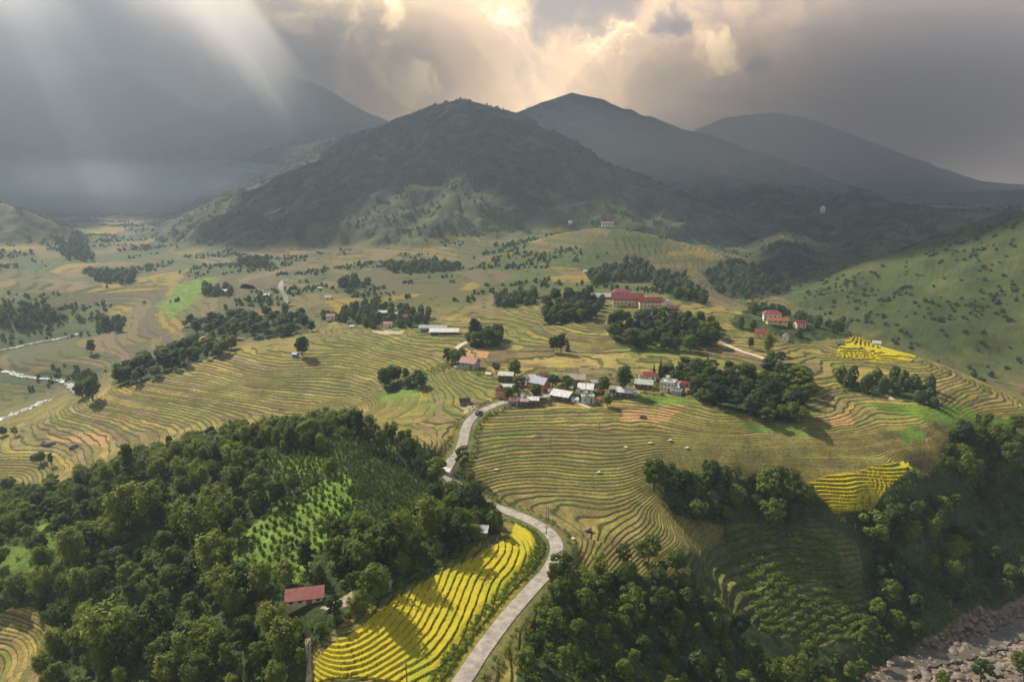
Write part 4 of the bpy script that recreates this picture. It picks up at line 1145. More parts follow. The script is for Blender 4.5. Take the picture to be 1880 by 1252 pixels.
# ------------------------------------------------------------------ car, poles, sacks, smoke
def car(px, py, yaw, body, label):
    p = hit(px, py, Z); o = bpy.data.objects.new('parked_car', None); col.objects.link(o); o.location = (p[0], p[1], p[2] + .03); o.rotation_euler = (0, 0, yaw); o.empty_display_size = .1
    o['label'] = label; o['category'] = 'car'
    prof = [(-2.1, .35), (2.1, .35), (2.12, .75), (1.2, .92), (.55, 1.42), (-1.3, 1.45), (-1.95, .95), (-2.15, .85)]
    V = np.array([(x, s * (.82 if z < 1 else .68), z) for s in (-1, 1) for x, z in prof]); n = len(prof)
    me = bpy.data.meshes.new('body'); me.from_pydata([tuple(v) for v in V], [], [tuple(range(n))[::-1], tuple(range(n, 2 * n))] + [(i, (i + 1) % n, n + (i + 1) % n, n + i) for i in range(n)])
    me.materials.append(body); link('body', me, o)
    link('window', make_mesh('window', *join([box_v(-1.2, .5, -.80, .80, 1.0, 1.32), box_v(.55, .95, -.6, .6, 1.0, 1.25)]), M_GLASS), o)
    for x in (-1.3, 1.3):
        for s in (-.75, .75):
            v, f = tube_v((x, s - .1, .33), (x, s + .1, .33), .33, .33, 12); w_ = link('wheel', make_mesh('wheel', v, f, M_TYRE), o)
            v, f = tube_v((x, s - .11, .33), (x, s + .11, .33), .16, .16, 8); link('rim', make_mesh('rim', v, f, M_FRAME), w_)
    for s in (-.6, .6): link('headlight', make_mesh('headlight', *box_v(2.06, 2.14, s - .15, s + .15, .6, .72), M_FRAME), o)


M_TYRE = simple('tyre', (.03, .03, .03), .9)
car(879, 760, R(65), simple('car_dark', (.05, .06, .08), .3, .05), 'dark car stopped on the pale road below the village')


def pole(px, py, hpx, label, arms=1):
    p = hit(px, py, Z); zc = pix(*p)[2]; h = hpx * zc / FPX * 1.08
    o = bpy.data.objects.new('utility_pole', None); col.objects.link(o); o.location = tuple(p); o['label'] = label; o['category'] = 'utility pole'; o['group'] = 'utility poles'; o.empty_display_size = .1
    link('post', make_mesh('post', *tube_v((0, 0, -.6), (0, 0, h), .15, .10, 8), M_POLE), o)
    if arms:
        a = link('crossarm', make_mesh('crossarm', *join([box_v(-.8, .8, -.05, .05, h - .55, h - .43)]), M_POLE), o)
        link('insulators', make_mesh('insulators', *join([tube_v((x, 0, h - .42), (x, 0, h - .22), .05, .03, 6) for x in (-.72, .1, .72)]), M_FRAME), a)


for q in ((1003, 957, 28, 'left of the two close concrete poles beside the road bend'), (1007, 959, 29, 'right of the two close concrete poles beside the road bend'), (1003, 981, 16, 'short pole on the inside edge of the road bend'),
          (915, 981, 22, 'concrete pole by the grey tin-roofed hut'), (971, 1037, 20, 'short pole standing at the upper right corner of the near yellow field'), (747, 1255, 42, 'thin pole rising from the near yellow field at the bottom of the photo'),
          (1011, 826, 25, 'lone pole in the middle of the centre terraces'), (1075, 725, 22, 'pole in front of the white-roofed village house'), (863, 757, 18, 'pole beside the dark straw store'), (979, 729, 12, 'pole behind the roadside shops'), (1100, 790, 14, 'small pole on the terraces below the pale green house')): pole(*q)


def rock_mesh(seed, sub=2):
    import bmesh
    bm = bmesh.new(); bmesh.ops.create_icosphere(bm, subdivisions=sub, radius=1)
    r_ = random.Random(seed); off = r_.uniform(0, 99)
    v = np.array([q.co[:] for q in bm.verts]); k = 1 + .55 * vnoise(v[:, 0] * 1.3 + off, v[:, 1] * 1.3 + v[:, 2] * 1.7, seed) + .35 * vnoise(v[:, 0] * 3 + off, v[:, 2] * 3 + v[:, 1] * 2, seed + 5)
    k = np.where(v[:, 2] < -.3, k * .8, k)
    for q, s in zip(bm.verts, k): q.co *= s
    me = bpy.data.meshes.new('boulder'); bm.to_mesh(me); bm.free(); me.materials.append(M_STONE); return me


ROCKS = [rock_mesh(i) for i in range(6)]
pts = [q for q in scatter([(1575, 1252), (1640, 1205), (1750, 1148), (1806, 1120), (1885, 1090), (1885, 1250)], 1.5, 600)]
random.shuffle(pts); pts = pts[:285]
rk = []
for (x, y) in pts:
    o = link('boulder', random.choice(ROCKS)); s = random.choice((.4, .5, .6, .7, .85, 1.1, 1.5)) * random.uniform(.8, 1.2)
    o.location = (x, y, ground(x, y) + s * .15); o.scale = (s * 1.2, s * random.uniform(.8, 1.1), s * random.uniform(.55, .8)); o.rotation_euler = (0, 0, random.uniform(0, 6.28))
    o['category'] = 'boulder'; o['group'] = 'boulders in the rocky river'; rk.append((o, s, x, y))
for tier, lo, hi in (('huge brown', 1.2, 9), ('large brown', .85, 1.2), ('mid-sized brown', .66, .85), ('small brown', .5, .66), ('tiny brown', 0, .5)):
    q = sorted([r for r in rk if lo <= r[1] < hi], key=lambda r: pix(r[2], r[3], ground(r[2], r[3]))[0])
    for k, r in enumerate(q): r[0]['label'] = '%s boulder, %s to the lower left end of the riverbed' % (tier, ordinal(k))
for px, py, s, lab in ((89, 815, 2.4, 'large dark rock at the shallow pool in the left paddies'), (134, 822, 1.7, 'small dark rock right of the pool in the left paddies'), (65, 838, 2.2, 'dark rock on the left paddies just above the bushy islet'), (1079, 974, 1.2, 'dark rock among the curved paddies by the road bend'), (1180, 766, 1.2, 'grey rock on the orange soil terrace')):
    p = hit(px, py, Z); o = link('boulder', random.choice(ROCKS)); o.location = (p[0], p[1], p[2] + .2); o.scale = (s * 1.3, s, s * .8); o['label'] = lab; o['category'] = 'boulder'
M_SACK = simple('sackcloth', (.78, .76, .70), .9, .1)
sk = rock_mesh(77, 2); sk.materials.clear(); sk.materials.append(M_SACK)
for px, py, lab in ((1231, 809, 'largest white sack heap on the wide centre terrace'), (1150, 822, 'white sack heap at the left end of the wide centre terrace'), (1195, 814, 'small white sack heap between two larger ones on the wide terrace'), (1211, 845, 'white sack heap below the wide centre terrace'),
                    (1262, 823, 'white sack heap at the right tip of the wide centre terrace'), (1052, 990, 'white sack on the curved paddies by the road bend'), (912, 863, 'white sack on the terraces right of the road dip'), (1100, 868, 'white sack on the lower centre terraces')):
    p = hit(px, py, Z); o = link('sack_heap', sk); o.location = (p[0], p[1], p[2] + .2); o.scale = (.9, .6, .45); o['label'] = lab; o['category'] = 'sack heap'; o['group'] = 'white sacks on the terraces'


def smoke(px, py, path, r0, r1, dens, label):
    p = hit(px, py, Z); zc = pix(*p)[2]; k = zc / FPX
    m = bpy.data.materials.new('smoke'); m.use_nodes = True; t = m.node_tree; t.nodes.clear(); oo = t.nodes.new('ShaderNodeOutputMaterial'); v = t.nodes.new('ShaderNodeVolumePrincipled')
    v.inputs['Color'].default_value = (.93, .93, .95, 1); v.inputs['Density'].default_value = dens; t.links.new(v.outputs[0], oo.inputs['Volume'])
    line = smooth_line([(q[0] * k, q[2] * k, q[1] * k) for q in path], 8); n = 12; L = len(line) - 1
    for sh in (1.0, .72, .45):
        V = []
        for i, q in enumerate(line):
            s = i / L; r = (r0 + (r1 - r0) * s) * k * sh * math.sqrt(max(1 - s ** 3, .001)) * min(1, .25 + 4 * s)
            for j in range(n):
                a = j * 2 * math.pi / n; w = r * (1 + .35 * math.sin(a * 2 + i * .6) * math.sin(i * .45 + a))
                V.append(q + np.array([math.cos(a) * w, math.sin(a) * w, .3 * w * math.sin(a + i * .3)]))
        F = [(i * n + j, i * n + (j + 1) % n, (i + 1) * n + (j + 1) % n, (i + 1) * n + j) for i in range(L) for j in range(n)]
        me = bpy.data.meshes.new('smoke'); me.from_pydata([tuple(v) for v in V], [], F + [tuple(range(n))[::-1], tuple(range(len(V) - n, len(V)))])
        me.materials.append(m); o = link('smoke', me, None, kind='stuff', label=label, category='smoke', group='smoke from field fires'); o.location = tuple(p)


smoke(528, 560, [(0, 0, 0), (-3, 14, 0), (-9, 30, 2), (-8, 46, 5)], 3, 9, .16, 'white smoke rising behind the round wood beyond the left paddies')
smoke(512, 548, [(0, 0, 0), (-20, 12, 0), (-45, 20, 4), (-75, 22, 8)], 7, 15, .012, 'thin smoke drifting left from the near field fire')
smoke(482, 398, [(0, 0, 0), (10, 5, 0), (22, 9, 2), (38, 17, 5)], 2, 5, .05, 'white smoke wisp below the central mountain')

# ------------------------------------------------------------------ trees
LANDMARKS = {}
for k, q in {'the long red-roofed shed': (555, 1100), 'the grey tin-roofed hut': (878, 980), 'the sharp road bend': (1040, 1010), 'the shaded terraces in the lower left': (70, 1170), 'the sapling rows': (500, 990), 'the left grassy clearing': (90, 1000),
             'the bamboo thicket on the crest': (530, 810), 'the near yellow field': (720, 1100), 'the left paddies': (150, 895), 'the right yellow rice fan': (1590, 915), 'the bottom river bend': (1640, 1225), 'the upper river bend': (1840, 1110),
             'the stepped scrub in the ravine': (1450, 1090), 'the curved paddies': (1150, 1050), 'the head of the ravine': (1250, 950), 'the rim of the right terraces': (1760, 835), 'the dip in the road': (830, 870), 'the bottom end of the road': (950, 1230),
             'the young plantation': (700, 860), 'the lower ravine rim': (1480, 930), 'the bottom left corner': (200, 1220), 'the small red hut': (470, 1130), 'the crest above the left paddies': (260, 880), 'the foot of the near yellow field': (470, 1230),
             'the bottom of the ravine': (1250, 1210), 'the far bank of the ravine': (1700, 1020), 'the middle of the right wooded slope': (1150, 1130), 'the middle of the left wooded slope': (300, 1020)}.items():
    LANDMARKS[k] = hit(*q, SMOOTH)[:2]
GB, GT = 'bamboo clumps on the near slopes', 'broadleaf trees on the near slopes'
# prominent clumps picked out one by one: photo foot, height in photo pixels
for kind, px, py, hp in (('b', 715, 1030, 92), ('b', 668, 1052, 82), ('b', 790, 985, 78), ('b', 858, 945, 66), ('t', 690, 1108, 78), ('t', 614, 1135, 46), ('b', 525, 1200, 74), ('b', 500, 1165, 60), ('b', 235, 965, 84), ('t', 240, 885, 62), ('b', 135, 1035, 70), ('b', 75, 1090, 62),
                         ('b', 375, 1000, 88), ('b', 335, 975, 66), ('b', 280, 960, 76), ('b', 395, 1055, 88), ('b', 420, 1110, 78), ('b', 480, 1085, 60), ('b', 210, 1200, 110), ('b', 290, 1190, 96), ('b', 350, 1220, 80), ('t', 650, 800, 44), ('t', 700, 830, 40), ('t', 750, 850, 48), ('t', 800, 880, 50),
                         ('t', 850, 868, 44), ('t', 745, 1030, 52), ('t', 840, 1010, 60), ('t', 450, 1200, 70), ('b', 410, 960, 50), ('t', 570, 815, 52), ('t', 545, 805, 44), ('t', 330, 850, 42),
                         ('t', 1030, 1066, 50), ('t', 1014, 1092, 46), ('b', 1030, 1120, 62), ('t', 1070, 1145, 70), ('t', 1010, 1160, 64), ('t', 980, 1215, 62), ('t', 1190, 1030, 60), ('t', 1145, 1010 + 25, 38), ('t', 1160, 1150, 64), ('t', 1210, 1130, 56),
                         ('t', 1200, 900, 56), ('t', 1250, 905, 50), ('t', 1305, 910, 60), ('t', 1410, 920, 66), ('b', 1420, 965, 56), ('t', 1350, 935, 44), ('t', 1480, 925, 40), ('t', 1640, 985, 64), ('t', 1600, 1000, 66), ('t', 1725, 955, 48), ('b', 1770, 885, 60), ('b', 1830, 830, 60), ('t', 1770, 820, 40), ('t', 1850, 870, 60),
                         ('b', 1460, 1250, 52), ('b', 1420, 1250, 40), ('t', 1800, 1252, 46), ('t', 1870, 1235, 42), ('t', 1730, 1258, 34), ('b', 1650, 1070, 50), ('t', 1630, 1110, 50)):
    p = hit(px, py, SMOOTH); zc = pix(*p)[2]; h = hp * zc / FPX * 1.02
    if not free(p[0], p[1], -1): pass
    if kind == 'b': plant('bamboo_clump', random.choice(BAMB), p[0], p[1], h / 10, 'bamboo', 'feathery bamboo clump', GB, ('foliage', 'culms'), random.uniform(.95, 1.15))
    else: plant('broadleaf_tree', random.choice(BROAD), p[0], p[1], h / 9.8, 'tree', 'rounded broadleaf tree', GT, squash=random.uniform(1.0, 1.25))
PICKED = [(x, y) for _, _, x, y in PENDING]


def ok_tree(x, y, m=.8):
    if not free(x, y, m): return False
    return True


CLEAR = [wpoly(GRASS[7]), wpoly([(480, 858), (560, 812), (700, 806), (830, 840), (852, 900), (770, 952), (660, 985), (600, 1010), (645, 905), (640, 862), (560, 898), (480, 940)]), wpoly(GRASS[5]), wpoly(GRASS[6]), wpoly([(560, 1120), (720, 1062), (840, 1018), (700, 1100), (590, 1170)]), wpoly([(1240, 1020), (1340, 960), (1480, 952), (1590, 1000), (1610, 1110), (1570, 1210), (1420, 1215), (1310, 1120)]), wpoly([(1460, 870), (1700, 855), (1730, 880), (1715, 935), (1640, 990), (1520, 1000), (1460, 925)]), wpoly(GRASS[10])]


def open_low(x, y): return any(bool(inside(w, np.array(x), np.array(y))) for w in CLEAR[:6])


def open_ground(x, y): return any(bool(inside(w, np.array(x), np.array(y))) for w in CLEAR)


cand = scatter(FOREST_LEFT, 4.7, 2000, lambda x, y: ok_tree(x, y) and not open_ground(x, y) and all((x - a) ** 2 + (y - b) ** 2 > 16 for a, b in PICKED))
cr = scatter(FOREST_RIGHT, 4.9, 2000, lambda x, y: ok_tree(x, y) and not open_ground(x, y) and all((x - a) ** 2 + (y - b) ** 2 > 16 for a, b in PICKED))
allc = [(math.hypot(x, y), x, y, 0) for x, y in cand] + [(math.hypot(x, y), x, y, 1) for x, y in cr]
def _inframe(x, y):
    a, b, c_ = pix(x, y, ground(x, y)); return -40 < a < 1920 and b < 1330
allc = [q for q in allc if _inframe(q[1], q[2])]
random.shuffle(allc)
nb = sum(1 for q in PENDING if q[1].startswith('feath')); nt_ = len(PENDING) - nb
REST = []
for _, x, y, side in allc:
    b = fbm(np.array([x / 22.]), np.array([y / 22.]), 2, 301)[0] + (.08 if side == 0 else -.10) + random.uniform(-.25, .25) > 0
    small = random.random() < .35
    if b and nb < 292:
        plant('bamboo_clump', random.choice(BAMB), x, y, random.uniform(.38, .55) if small else random.uniform(.58, .9), 'bamboo', 'low bamboo clump' if small else 'feathery bamboo clump', GB, ('foliage', 'culms'), random.uniform(.9, 1.2)); nb += 1
    elif nt_ < 292:
        plant('broadleaf_tree', random.choice(BROAD), x, y, random.uniform(.32, .48) if small else random.uniform(.5, .82), 'tree', 'small broadleaf tree' if small else 'rounded broadleaf tree', GT, squash=random.uniform(1.0, 1.3)); nt_ += 1
    else: REST.append((x, y))
# bamboo thicket along the crest
for px, py in ((470, 812), (484, 820), (497, 816), (510, 822), (522, 818), (534, 824), (546, 822), (560, 826), (574, 828), (450, 822), (436, 830), (590, 832)):
    p = hit(px, py, SMOOTH); plant('bamboo_thicket', random.choice(THICK), p[0], p[1], random.uniform(.75, 1.0), 'bamboo', 'upright pale green bamboo', 'bamboo thicket along the hill crest', ('foliage', 'culms'), .8)
# woods of the middle distance
GE = 'dark trees of the valley woods'
ne = 0
for gname, poly in GROVES.items():
    far_ = 5.0 if 'round wood' in gname else 5.2
    if 'streamside' in gname or 'bends' in gname: far_ = 4.5
    q = scatter(poly, far_, 60, lambda x, y: free(x, y, .3))
    q.sort(key=lambda s: s[0] / s[1]); placed = []
    for x, y in q:
        if ne >= 292: REST.append((x, y)); continue
        o = plant('evergreen_tree', random.choice(EVER + EVER + BROAD), x, y, random.uniform(.55, .95), 'tree', '', GE, squash=random.uniform(1.3, 1.7)); PENDING.pop(); placed.append(o); ne += 1
    for k, o in enumerate(placed): o['label'] = 'dark tree in the %s, %s' % (gname, ordinal(k).replace('nearest', 'from its left end') if k else 'leftmost of all')
# village and lone trees
for px, py, hp, kind, lab in ((1145, 722, 52, 'e', 'big spreading tree beside the white-roofed village house'), (1040, 722, 34, 't', 'round tree left of the tan-roofed hall'), (985, 738 - 6, 28, 't', 'tree beside the roadside shops'), (952, 725, 34, 't', 'tall tree behind the orange two-storey house'),
                              (933, 735, 26, 't', 'bushy tree touching the orange two-storey house'), (945, 695, 34, 't', 'tree with an open crown right of the white metal roof'), (1015, 712, 26, 't', 'tree between the slate-blue house and the hall'), (1108, 722, 30, 't', 'leafy tree right of the bright white roof'),
                              (910, 682, 20, 't', 'small tree above the white metal roof'), (836, 672, 30, 't', 'tree left of the red-roofed grey house'), (822, 668, 28, 't', 'tree at the left end of the upper village hedge'), (848, 660, 22, 't', 'tree behind the red-roofed grey house'), (1115, 745, 22, 't', 'tree at the right end of the pale green house'),
                              (555, 655, 36, 't', 'lone pale tree on the left paddies beside the blue hut'), (1030, 648, 36, 'e', 'lone dark tree on the tan terraces'), (1016, 646, 26, 't', 'thin pale tree left of the lone dark tree'), (1042, 644, 26, 'c', 'slim pointed tree right of the lone dark tree'),
                              (872, 628, 44, 'e', 'tallest tree where the pale road bends'), (1378, 640, 22, 'e', 'small upright tree beside the pale track'), (1408, 648, 38, 'b', 'tall bamboo beside the pale track'), (1415, 662, 20, 't', 'tree at the end of the pale track'), (1432, 668, 24, 't', 'tree by the blue-walled house'),
                              (1212, 690, 32, 'c', 'taller of two pointed conifers by the red-roofed house'), (1200, 694, 26, 'c', 'shorter pointed conifer by the red-roofed house'), (1298, 682, 30, 'c', 'pointed conifer rising from the dark village wood'), (1220, 692, 24, 'e', 'dark tree right of the pointed conifers'),
                              (660, 815, 52, 't', 'pale feathery tree on the crest below the copse'), (170, 735, 40, 't', 'upper of the tall trees by the left stream'), (152, 730, 36, 't', 'tree leaning over the white left stream'), (168, 650, 28, 'e', 'dark tree alone on the left bank terraces'), (196, 608, 30, 'e', 'dark tree between the stream and the round wood'),
                              (75, 850, 24, 't', 'bushy tree on the islet in the left paddies'), (95, 855, 20, 't', 'lower bush right of the islet tree'), (20, 915, 40, 't', 'dark tree at the left edge below the paddies'), (28, 800, 16, 't', 'small tree at the left edge above the paddies'), (6, 800, 20, 't', 'bush at the very left edge of the paddies')):
    p = hit(px, py, SMOOTH); zc = pix(*p)[2]; h = hp * zc / FPX * 1.05
    if kind == 'c': plant('conifer', random.choice(CONI), p[0], p[1], h / 11, 'conifer', '', 'lone and village trees', label=lab)
    elif kind == 'b': plant('bamboo_clump', BAMB[0], p[0], p[1], h / 10, 'bamboo', '', GB, ('foliage', 'culms'), .8, label=lab)
    elif kind == 'e': plant('evergreen_tree', random.choice(EVER), p[0], p[1], h / 11, 'tree', '', 'lone and village trees', squash=1.05, label=lab)
    else: plant('village_tree', random.choice(BROAD), p[0], p[1], h / 9.8, 'tree', '', 'lone and village trees', squash=1.1, label=lab)

# labels of the crowded slopes: rank from the nearest landmark, kind by kind
best = {}
for o, what, x, y in PENDING:
    k = min(LANDMARKS, key=lambda n: (LANDMARKS[n][0] - x) ** 2 + (LANDMARKS[n][1] - y) ** 2)
    best.setdefault((what, k), []).append(((LANDMARKS[k][0] - x) ** 2 + (LANDMARKS[k][1] - y) ** 2, o))
for (what, k), l in best.items():
    l.sort(key=lambda q: q[0])
    if len(l) > 14: print('CROWD', what, k, len(l))
    for i, (_, o) in enumerate(l): o['label'] = '%s, %s to %s' % (what, ordinal(i), k)


# sapling rows on the bright slope
def proto_sapling():
    P, Nn = lobe((0, 0, .75), (.5, .5, .75), 60)
    V, F = leaf_faces(P, Nn, .35, .5); return make_mesh('sapling', V, F, M_LEAF)


SAP = [proto_sapling() for _ in range(2)]
w = wpoly(GRASS[7]); d0 = np.array(w[2]) - np.array(w[1]); d0 /= np.linalg.norm(d0); d1 = np.array([-d0[1], d0[0]]); c0 = np.mean(w, 0); k = 0; saps = []
for a in np.arange(-60, 60, 2.3):
    for b in np.arange(-60, 60, 2.9):
        p = c0 + d0 * (a + rng.normal() * .25) + d1 * (b + rng.normal() * .25)
        if inside(w, p[0], p[1]) and free(p[0], p[1]): saps.append(p)
saps.sort(key=lambda p: math.hypot(*p))
for i, p in enumerate(saps[:290]):
    o = link('sapling', SAP[i % 2]); o.location = (p[0], p[1], ground(*p) - .1); s = random.uniform(.7, 1.25); o.scale = (s, s, s); o.rotation_euler = (0, 0, random.uniform(0, 6.28))
    o['category'] = 'sapling'; o['group'] = 'saplings planted in rows'; o['label'] = 'small dark sapling in the planted rows on the bright green slope'


# ------------------------------------------------------------------ vegetation nobody could count
def mass(name, pts, make, mat, label, cat):
    """many small plants as one object; make() gives (V, F) of one plant at unit size"""
    protos = [make() for _ in range(5)]; V, F, o = [], [], 0
    for x, y, z, s, sz in pts:
        v, f = protos[random.randrange(5)]; a = random.uniform(0, 6.28); c_, s_ = math.cos(a), math.sin(a)
        q = np.empty_like(v); q[:, 0] = (v[:, 0] * c_ - v[:, 1] * s_) * s + x; q[:, 1] = (v[:, 0] * s_ + v[:, 1] * c_) * s + y; q[:, 2] = v[:, 2] * sz + z
        V.append(q); F.append(f + o); o += len(v)
    if V: link(name, make_mesh(name, np.vstack(V), np.vstack(F), mat), kind='stuff', label=label, category=cat)


def bush(n=34, q=.34): return lambda: leaf_faces(*lobe((0, 0, .55), (.8, .8, .6), n, .5, .5, .4), q, q * 1.4)
def tiny_tree(n=26, q=.42): return lambda: leaf_faces(*lobe((0, 0, .62), (.62, .62, .62), n, .4, .4, .6), q, q * 1.3)


def gz(p): return sample(Z, p[:, 0], p[:, 1])


und = []
for poly in (FOREST_LEFT, FOREST_RIGHT):
    for x, y in scatter(poly, 1.75, 9000, lambda x, y: free(x, y, .2)):
        if open_low(x, y) and random.random() < .75: continue
        s = random.uniform(.6, 1.5); und.append((x, y, ground(x, y) - .2, s, s * random.uniform(.8, 1.4)))
mass('undergrowth', und, bush(), M_BUSH, 'tangled green undergrowth between the trees of the near slopes', 'undergrowth')
yp = [(x, y, ground(x, y) - .1, s * .75, s * 1.9) for x, y in scatter([(480, 858), (560, 812), (700, 806), (830, 840), (852, 900), (770, 952), (660, 985), (600, 1010), (645, 905), (640, 862), (560, 898), (480, 940)], 1.6, 4000, lambda x, y: free(x, y, .3)) for s in (random.uniform(.75, 1.25),)]
mass('plantation', yp, tiny_tree(44, .34), M_PLANT, 'dense young tree plantation covering the dome of the near hill', 'plantation')
mass('woodland', [(x, y, ground(x, y) - .3, random.uniform(3.2, 4.4), random.uniform(4.2, 7)) for x, y in REST], tiny_tree(170, .24), M_DARK, 'further trees filling the near woods', 'woodland')
# trees on the mountains and in the distance
pts = []
n = 85000
a = rng.uniform(R(-42), R(42), n); r = np.sqrt(rng.uniform(480 ** 2, 2150 ** 2, n)); x = r * np.sin(a); y = r * np.cos(a)
fm = sample(FORESTED, x, y); gr = sample(GRASSHILL, x, y); sc_ = sample(scrub[..., 0], x, y); br = sample(bare[..., 0], x, y)
clump = fbm(x / 30, y / 30, 3, 321)
keepm = (fm > .5) & (rng.random(n) < np.where(br > .5, .06, .62)) & (clump > -.2)
zz = sample(Z, x, y)
M1 = np.nonzero(keepm)[0]
s = rng.uniform(1.7, 3.5, n)
mass('mountain_forest', [(x[i], y[i], zz[i] - .6, s[i], s[i] * random.uniform(1.0, 1.7)) for i in M1], tiny_tree(16, .62), M_DARK, 'dark forest and scrub on the mountain flanks', 'forest')
k2 = (fm < .3) & (gr < .3) & (sc_ > .4) & (rng.random(n) < .8) & (clump > -.05) & (r > 430)
M2 = np.nonzero(k2)[0]
mass('valley_scrub', [(x[i], y[i], zz[i] - .3, s[i] * .75, s[i] * random.uniform(.7, 1.3)) for i in M2 if free(x[i], y[i], 1)], tiny_tree(26, .5), M_DARK, 'scattered scrub and hedges between the far fields', 'scrub')
gu = sample(gully[..., 0], x, y)
k3 = (gr > .5) & (((gu > .3) & (rng.random(n) < .8) & (clump > -.12)) | ((rng.random(n) < .2) & (clump > .0)))
mass('hillside_scrub', [(x[i], y[i], zz[i] - .3, s[i] * .8, s[i] * random.uniform(.5, .95)) for i in np.nonzero(k3)[0]], tiny_tree(26, .5), M_DARK, 'scrub in the gullies of the right grassy hill', 'scrub')
fg = []
for poly in FAR_GROVES:
    for x_, y_ in scatter(poly, 7.0, 70, lambda x, y: free(x, y, 1)):
        q = random.uniform(.8, 1.2); q *= random.uniform(.7, 1.15); fg.append((x_, y_, ground(x_, y_) - .3, 5.2 * q, 7 * q))
mass('far_woods', fg, tiny_tree(110, .26), M_DARK, 'far clumps of trees scattered over the valley fields', 'woods')
# shrubs along the road bank, the village and the terrace rims
sh = []
for i in range(0, len(road_line) - 1, 1):
    p = road_line[i]; d = road_line[i + 1] - p; n_ = np.array([d[1], -d[0]]) / (np.hypot(d[0], d[1]) + 1e-6)
    for side in (-1, 1):
        for _ in range(6 if n_[0] * side < 0 and i < 100 else 3):
            q = p[:2] + n_ * side * random.uniform(3.6, 6.2) + d[:2] * random.random()
            left_bank = n_[0] * side < 0 and i < 100
            if random.random() < (.95 if left_bank else .22): s_ = random.uniform(.45, .95); sh.append((q[0], q[1], ground(*q) - .1, s_, s_))
for poly, sp in (([(760, 690), (850, 655), (905, 690), (880, 690), (840, 672), (780, 695)], 1.6), ([(900, 725), (1100, 700), (1120, 745), (1000, 735)], 3.2), ([(1120, 690), (1260, 690), (1260, 725), (1130, 725)], 3.2), ([(1440, 700), (1740, 760), (1700, 745), (1560, 715)], 3.0), ([(1690, 660), (1890, 745), (1890, 752), (1690, 668)], 2.6), ([(700, 1108), (590, 1172), (580, 1160), (700, 1090), (840, 1010), (900, 985)], 1.1)):
    for x_, y_ in scatter(poly, sp, 400, lambda x, y: free(x, y, .2)): s_ = random.uniform(.7, 1.7) if sp > 2.9 else random.uniform(.5, 1.2); sh.append((x_, y_, ground(x_, y_) - .1, s_, s_))
mass('shrubbery', sh, bush(40, .3), M_BUSH, 'low shrubs along the road bank, hedges and terrace rims', 'shrubs')
ts = []
for j in range(12):       # stepped scrub on the old terraces in the ravine
    l = on_ground([(1335 + j * 6, 985 + j * 15), (1400 + j * 7, 975 + j * 17), (1470 + j * 8, 982 + j * 17), (1530 + j * 5, 1000 + j * 14)], 22, 2)
    for p in l: s_ = random.uniform(.75, 1.35); ts.append((p[0] + random.uniform(-.6, .6), p[1] + random.uniform(-.5, .5), ground(p[0], p[1]) - .1, s_, s_ * .9))
mass('terrace_scrub', ts, bush(40, .3), M_YOUNG, 'rows of pale scrub on the stepped ravine slope', 'scrub')


# banana plants below the road bend
def proto_banana():
    parts = [tube_v((0, 0, -.3), (0, 0, 1.6), .16, .1, 6)]
    for k in range(8):
        a = k * 2.4; L = random.uniform(1.6, 2.3); V = []; n = 6
        for i in range(n + 1):
            s = i / n; c_ = np.array([math.cos(a) * L * s, math.sin(a) * L * s, 1.5 + 1.3 * s - 1.7 * s * s]); side = np.array([-math.sin(a), math.cos(a), 0]) * (.36 * math.sin(math.pi * min(.97, s + .05)))
            V += [c_ - side, c_ + side]
        parts.append((np.array(V), np.array([(2 * i, 2 * i + 1, 2 * i + 3, 2 * i + 2) for i in range(n)])))
    return make_mesh('leaves', *join(parts[1:]), M_YOUNG), make_mesh('stem', *parts[0], M_CULM)


BAN = [proto_banana() for _ in range(2)]
for i, (px, py) in enumerate(((1078, 1070), (1090, 1078), (1100, 1068), (1112, 1076), (1122, 1068), (1086, 1062))):
    p = hit(px, py, SMOOTH); plant('banana_plant', BAN[i % 2], p[0], p[1], random.uniform(1.1, 1.5), 'banana plant', '', 'banana plants below the road bend', ('leaves', 'stem'), label='bright banana plant below the road bend, %s from the left' % ('first', 'third', 'fourth', 'fifth', 'sixth', 'second')[i])

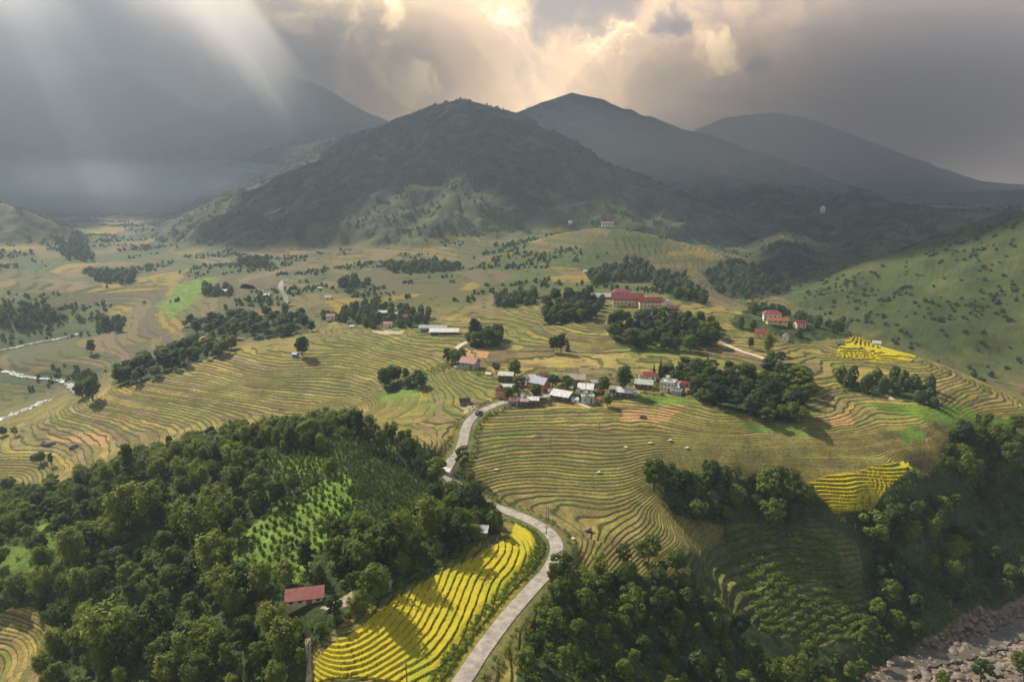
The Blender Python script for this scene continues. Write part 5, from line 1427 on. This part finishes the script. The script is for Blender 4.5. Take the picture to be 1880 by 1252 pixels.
# ------------------------------------------------------------------ low cloud and mist hanging on the far mountains
def mist(px, py, t_, rx, ry, rz, dens, color, label):
    # nested bodies of thin mist: denser towards the middle, so that the bank has no visible skin
    import bmesh
    m = bpy.data.materials.new('mist'); m.use_nodes = True; t = m.node_tree; t.nodes.clear(); oo = t.nodes.new('ShaderNodeOutputMaterial'); v_ = t.nodes.new('ShaderNodeVolumePrincipled')
    v_.inputs['Color'].default_value = (*color, 1); v_.inputs['Density'].default_value = dens; v_.inputs['Anisotropy'].default_value = .3; t.links.new(v_.outputs[0], oo.inputs['Volume'])
    for sh in (1.0, .84, .68, .52, .36):
        bm = bmesh.new(); g = bmesh.ops.create_icosphere(bm, subdivisions=4, radius=1)['verts']
        v = np.array([q.co[:] for q in g]); k = sh * (1 + .35 * fbm(v[:, 0] * 1.3 + px + sh, v[:, 1] * 1.3 + v[:, 2] * 1.7, 2, 401))
        for q, s_ in zip(g, k): q.co = (q.co.x * s_ * rx, q.co.y * s_ * ry, max(q.co.z * s_ * rz, float(Z.min()) + .5 - at_t(px, py, t_)[2]))
        me = bpy.data.meshes.new('mist'); bm.to_mesh(me); bm.free()
        me.materials.append(m); o = link('mist', me, None, kind='stuff', label=label, category='mist', group='mist on the far mountains'); o.location = at_t(px, py, t_)


mist(60, 120, 2350, 1000, 420, 420, .0012, (.96, .95, .95), 'grey mist hiding the left far mountain')
mist(560, 150, 3300, 1000, 450, 420, .0009, (.97, .91, .80), 'warm mist over the gap between the left and central mountains')
mist(1700, 190, 2800, 1400, 450, 480, .0009, (.96, .89, .83), 'mauve grey mist over the right far mountain')
mist(1210, 320, 1800, 560, 220, 210, .0009, (.88, .82, .76), 'grey mist between the central mountain and the peak behind it')
mist(700, 375, 2050, 900, 260, 90, .0006, (.92, .85, .74), 'thin golden mist at the left foot of the central mountain')
mist(200, 345, 1950, 800, 300, 95, .0005, (.84, .90, .97), 'pale blue mist lying in the left end of the valley')

print('ZRANGE', Z.min(), Z.max())
# ------------------------------------------------------------------ haze
hz_bm = np.array([(x, y, z) for z in (float(Z.min()) - 1.0, 1005) for y in (-400, 5200) for x in (-5600, 5600)], float)
hz_f = np.array([(0, 2, 3, 1), (4, 5, 7, 6), (0, 1, 5, 4), (2, 6, 7, 3), (0, 4, 6, 2), (1, 3, 7, 5)])
m = bpy.data.materials.new('haze'); m.use_nodes = True; t = m.node_tree; t.nodes.clear()
o_ = t.nodes.new('ShaderNodeOutputMaterial'); pv = t.nodes.new('ShaderNodeVolumePrincipled')
pv.inputs['Color'].default_value = (*HAZE_COLOR, 1); pv.inputs['Density'].default_value = HAZE_DENSITY; pv.inputs['Anisotropy'].default_value = HAZE_ANISO
t.links.new(pv.outputs[0], o_.inputs['Volume'])
link('haze', make_mesh('haze', hz_bm, hz_f, m), kind='stuff', label='pale blue haze filling the valley air', category='haze')
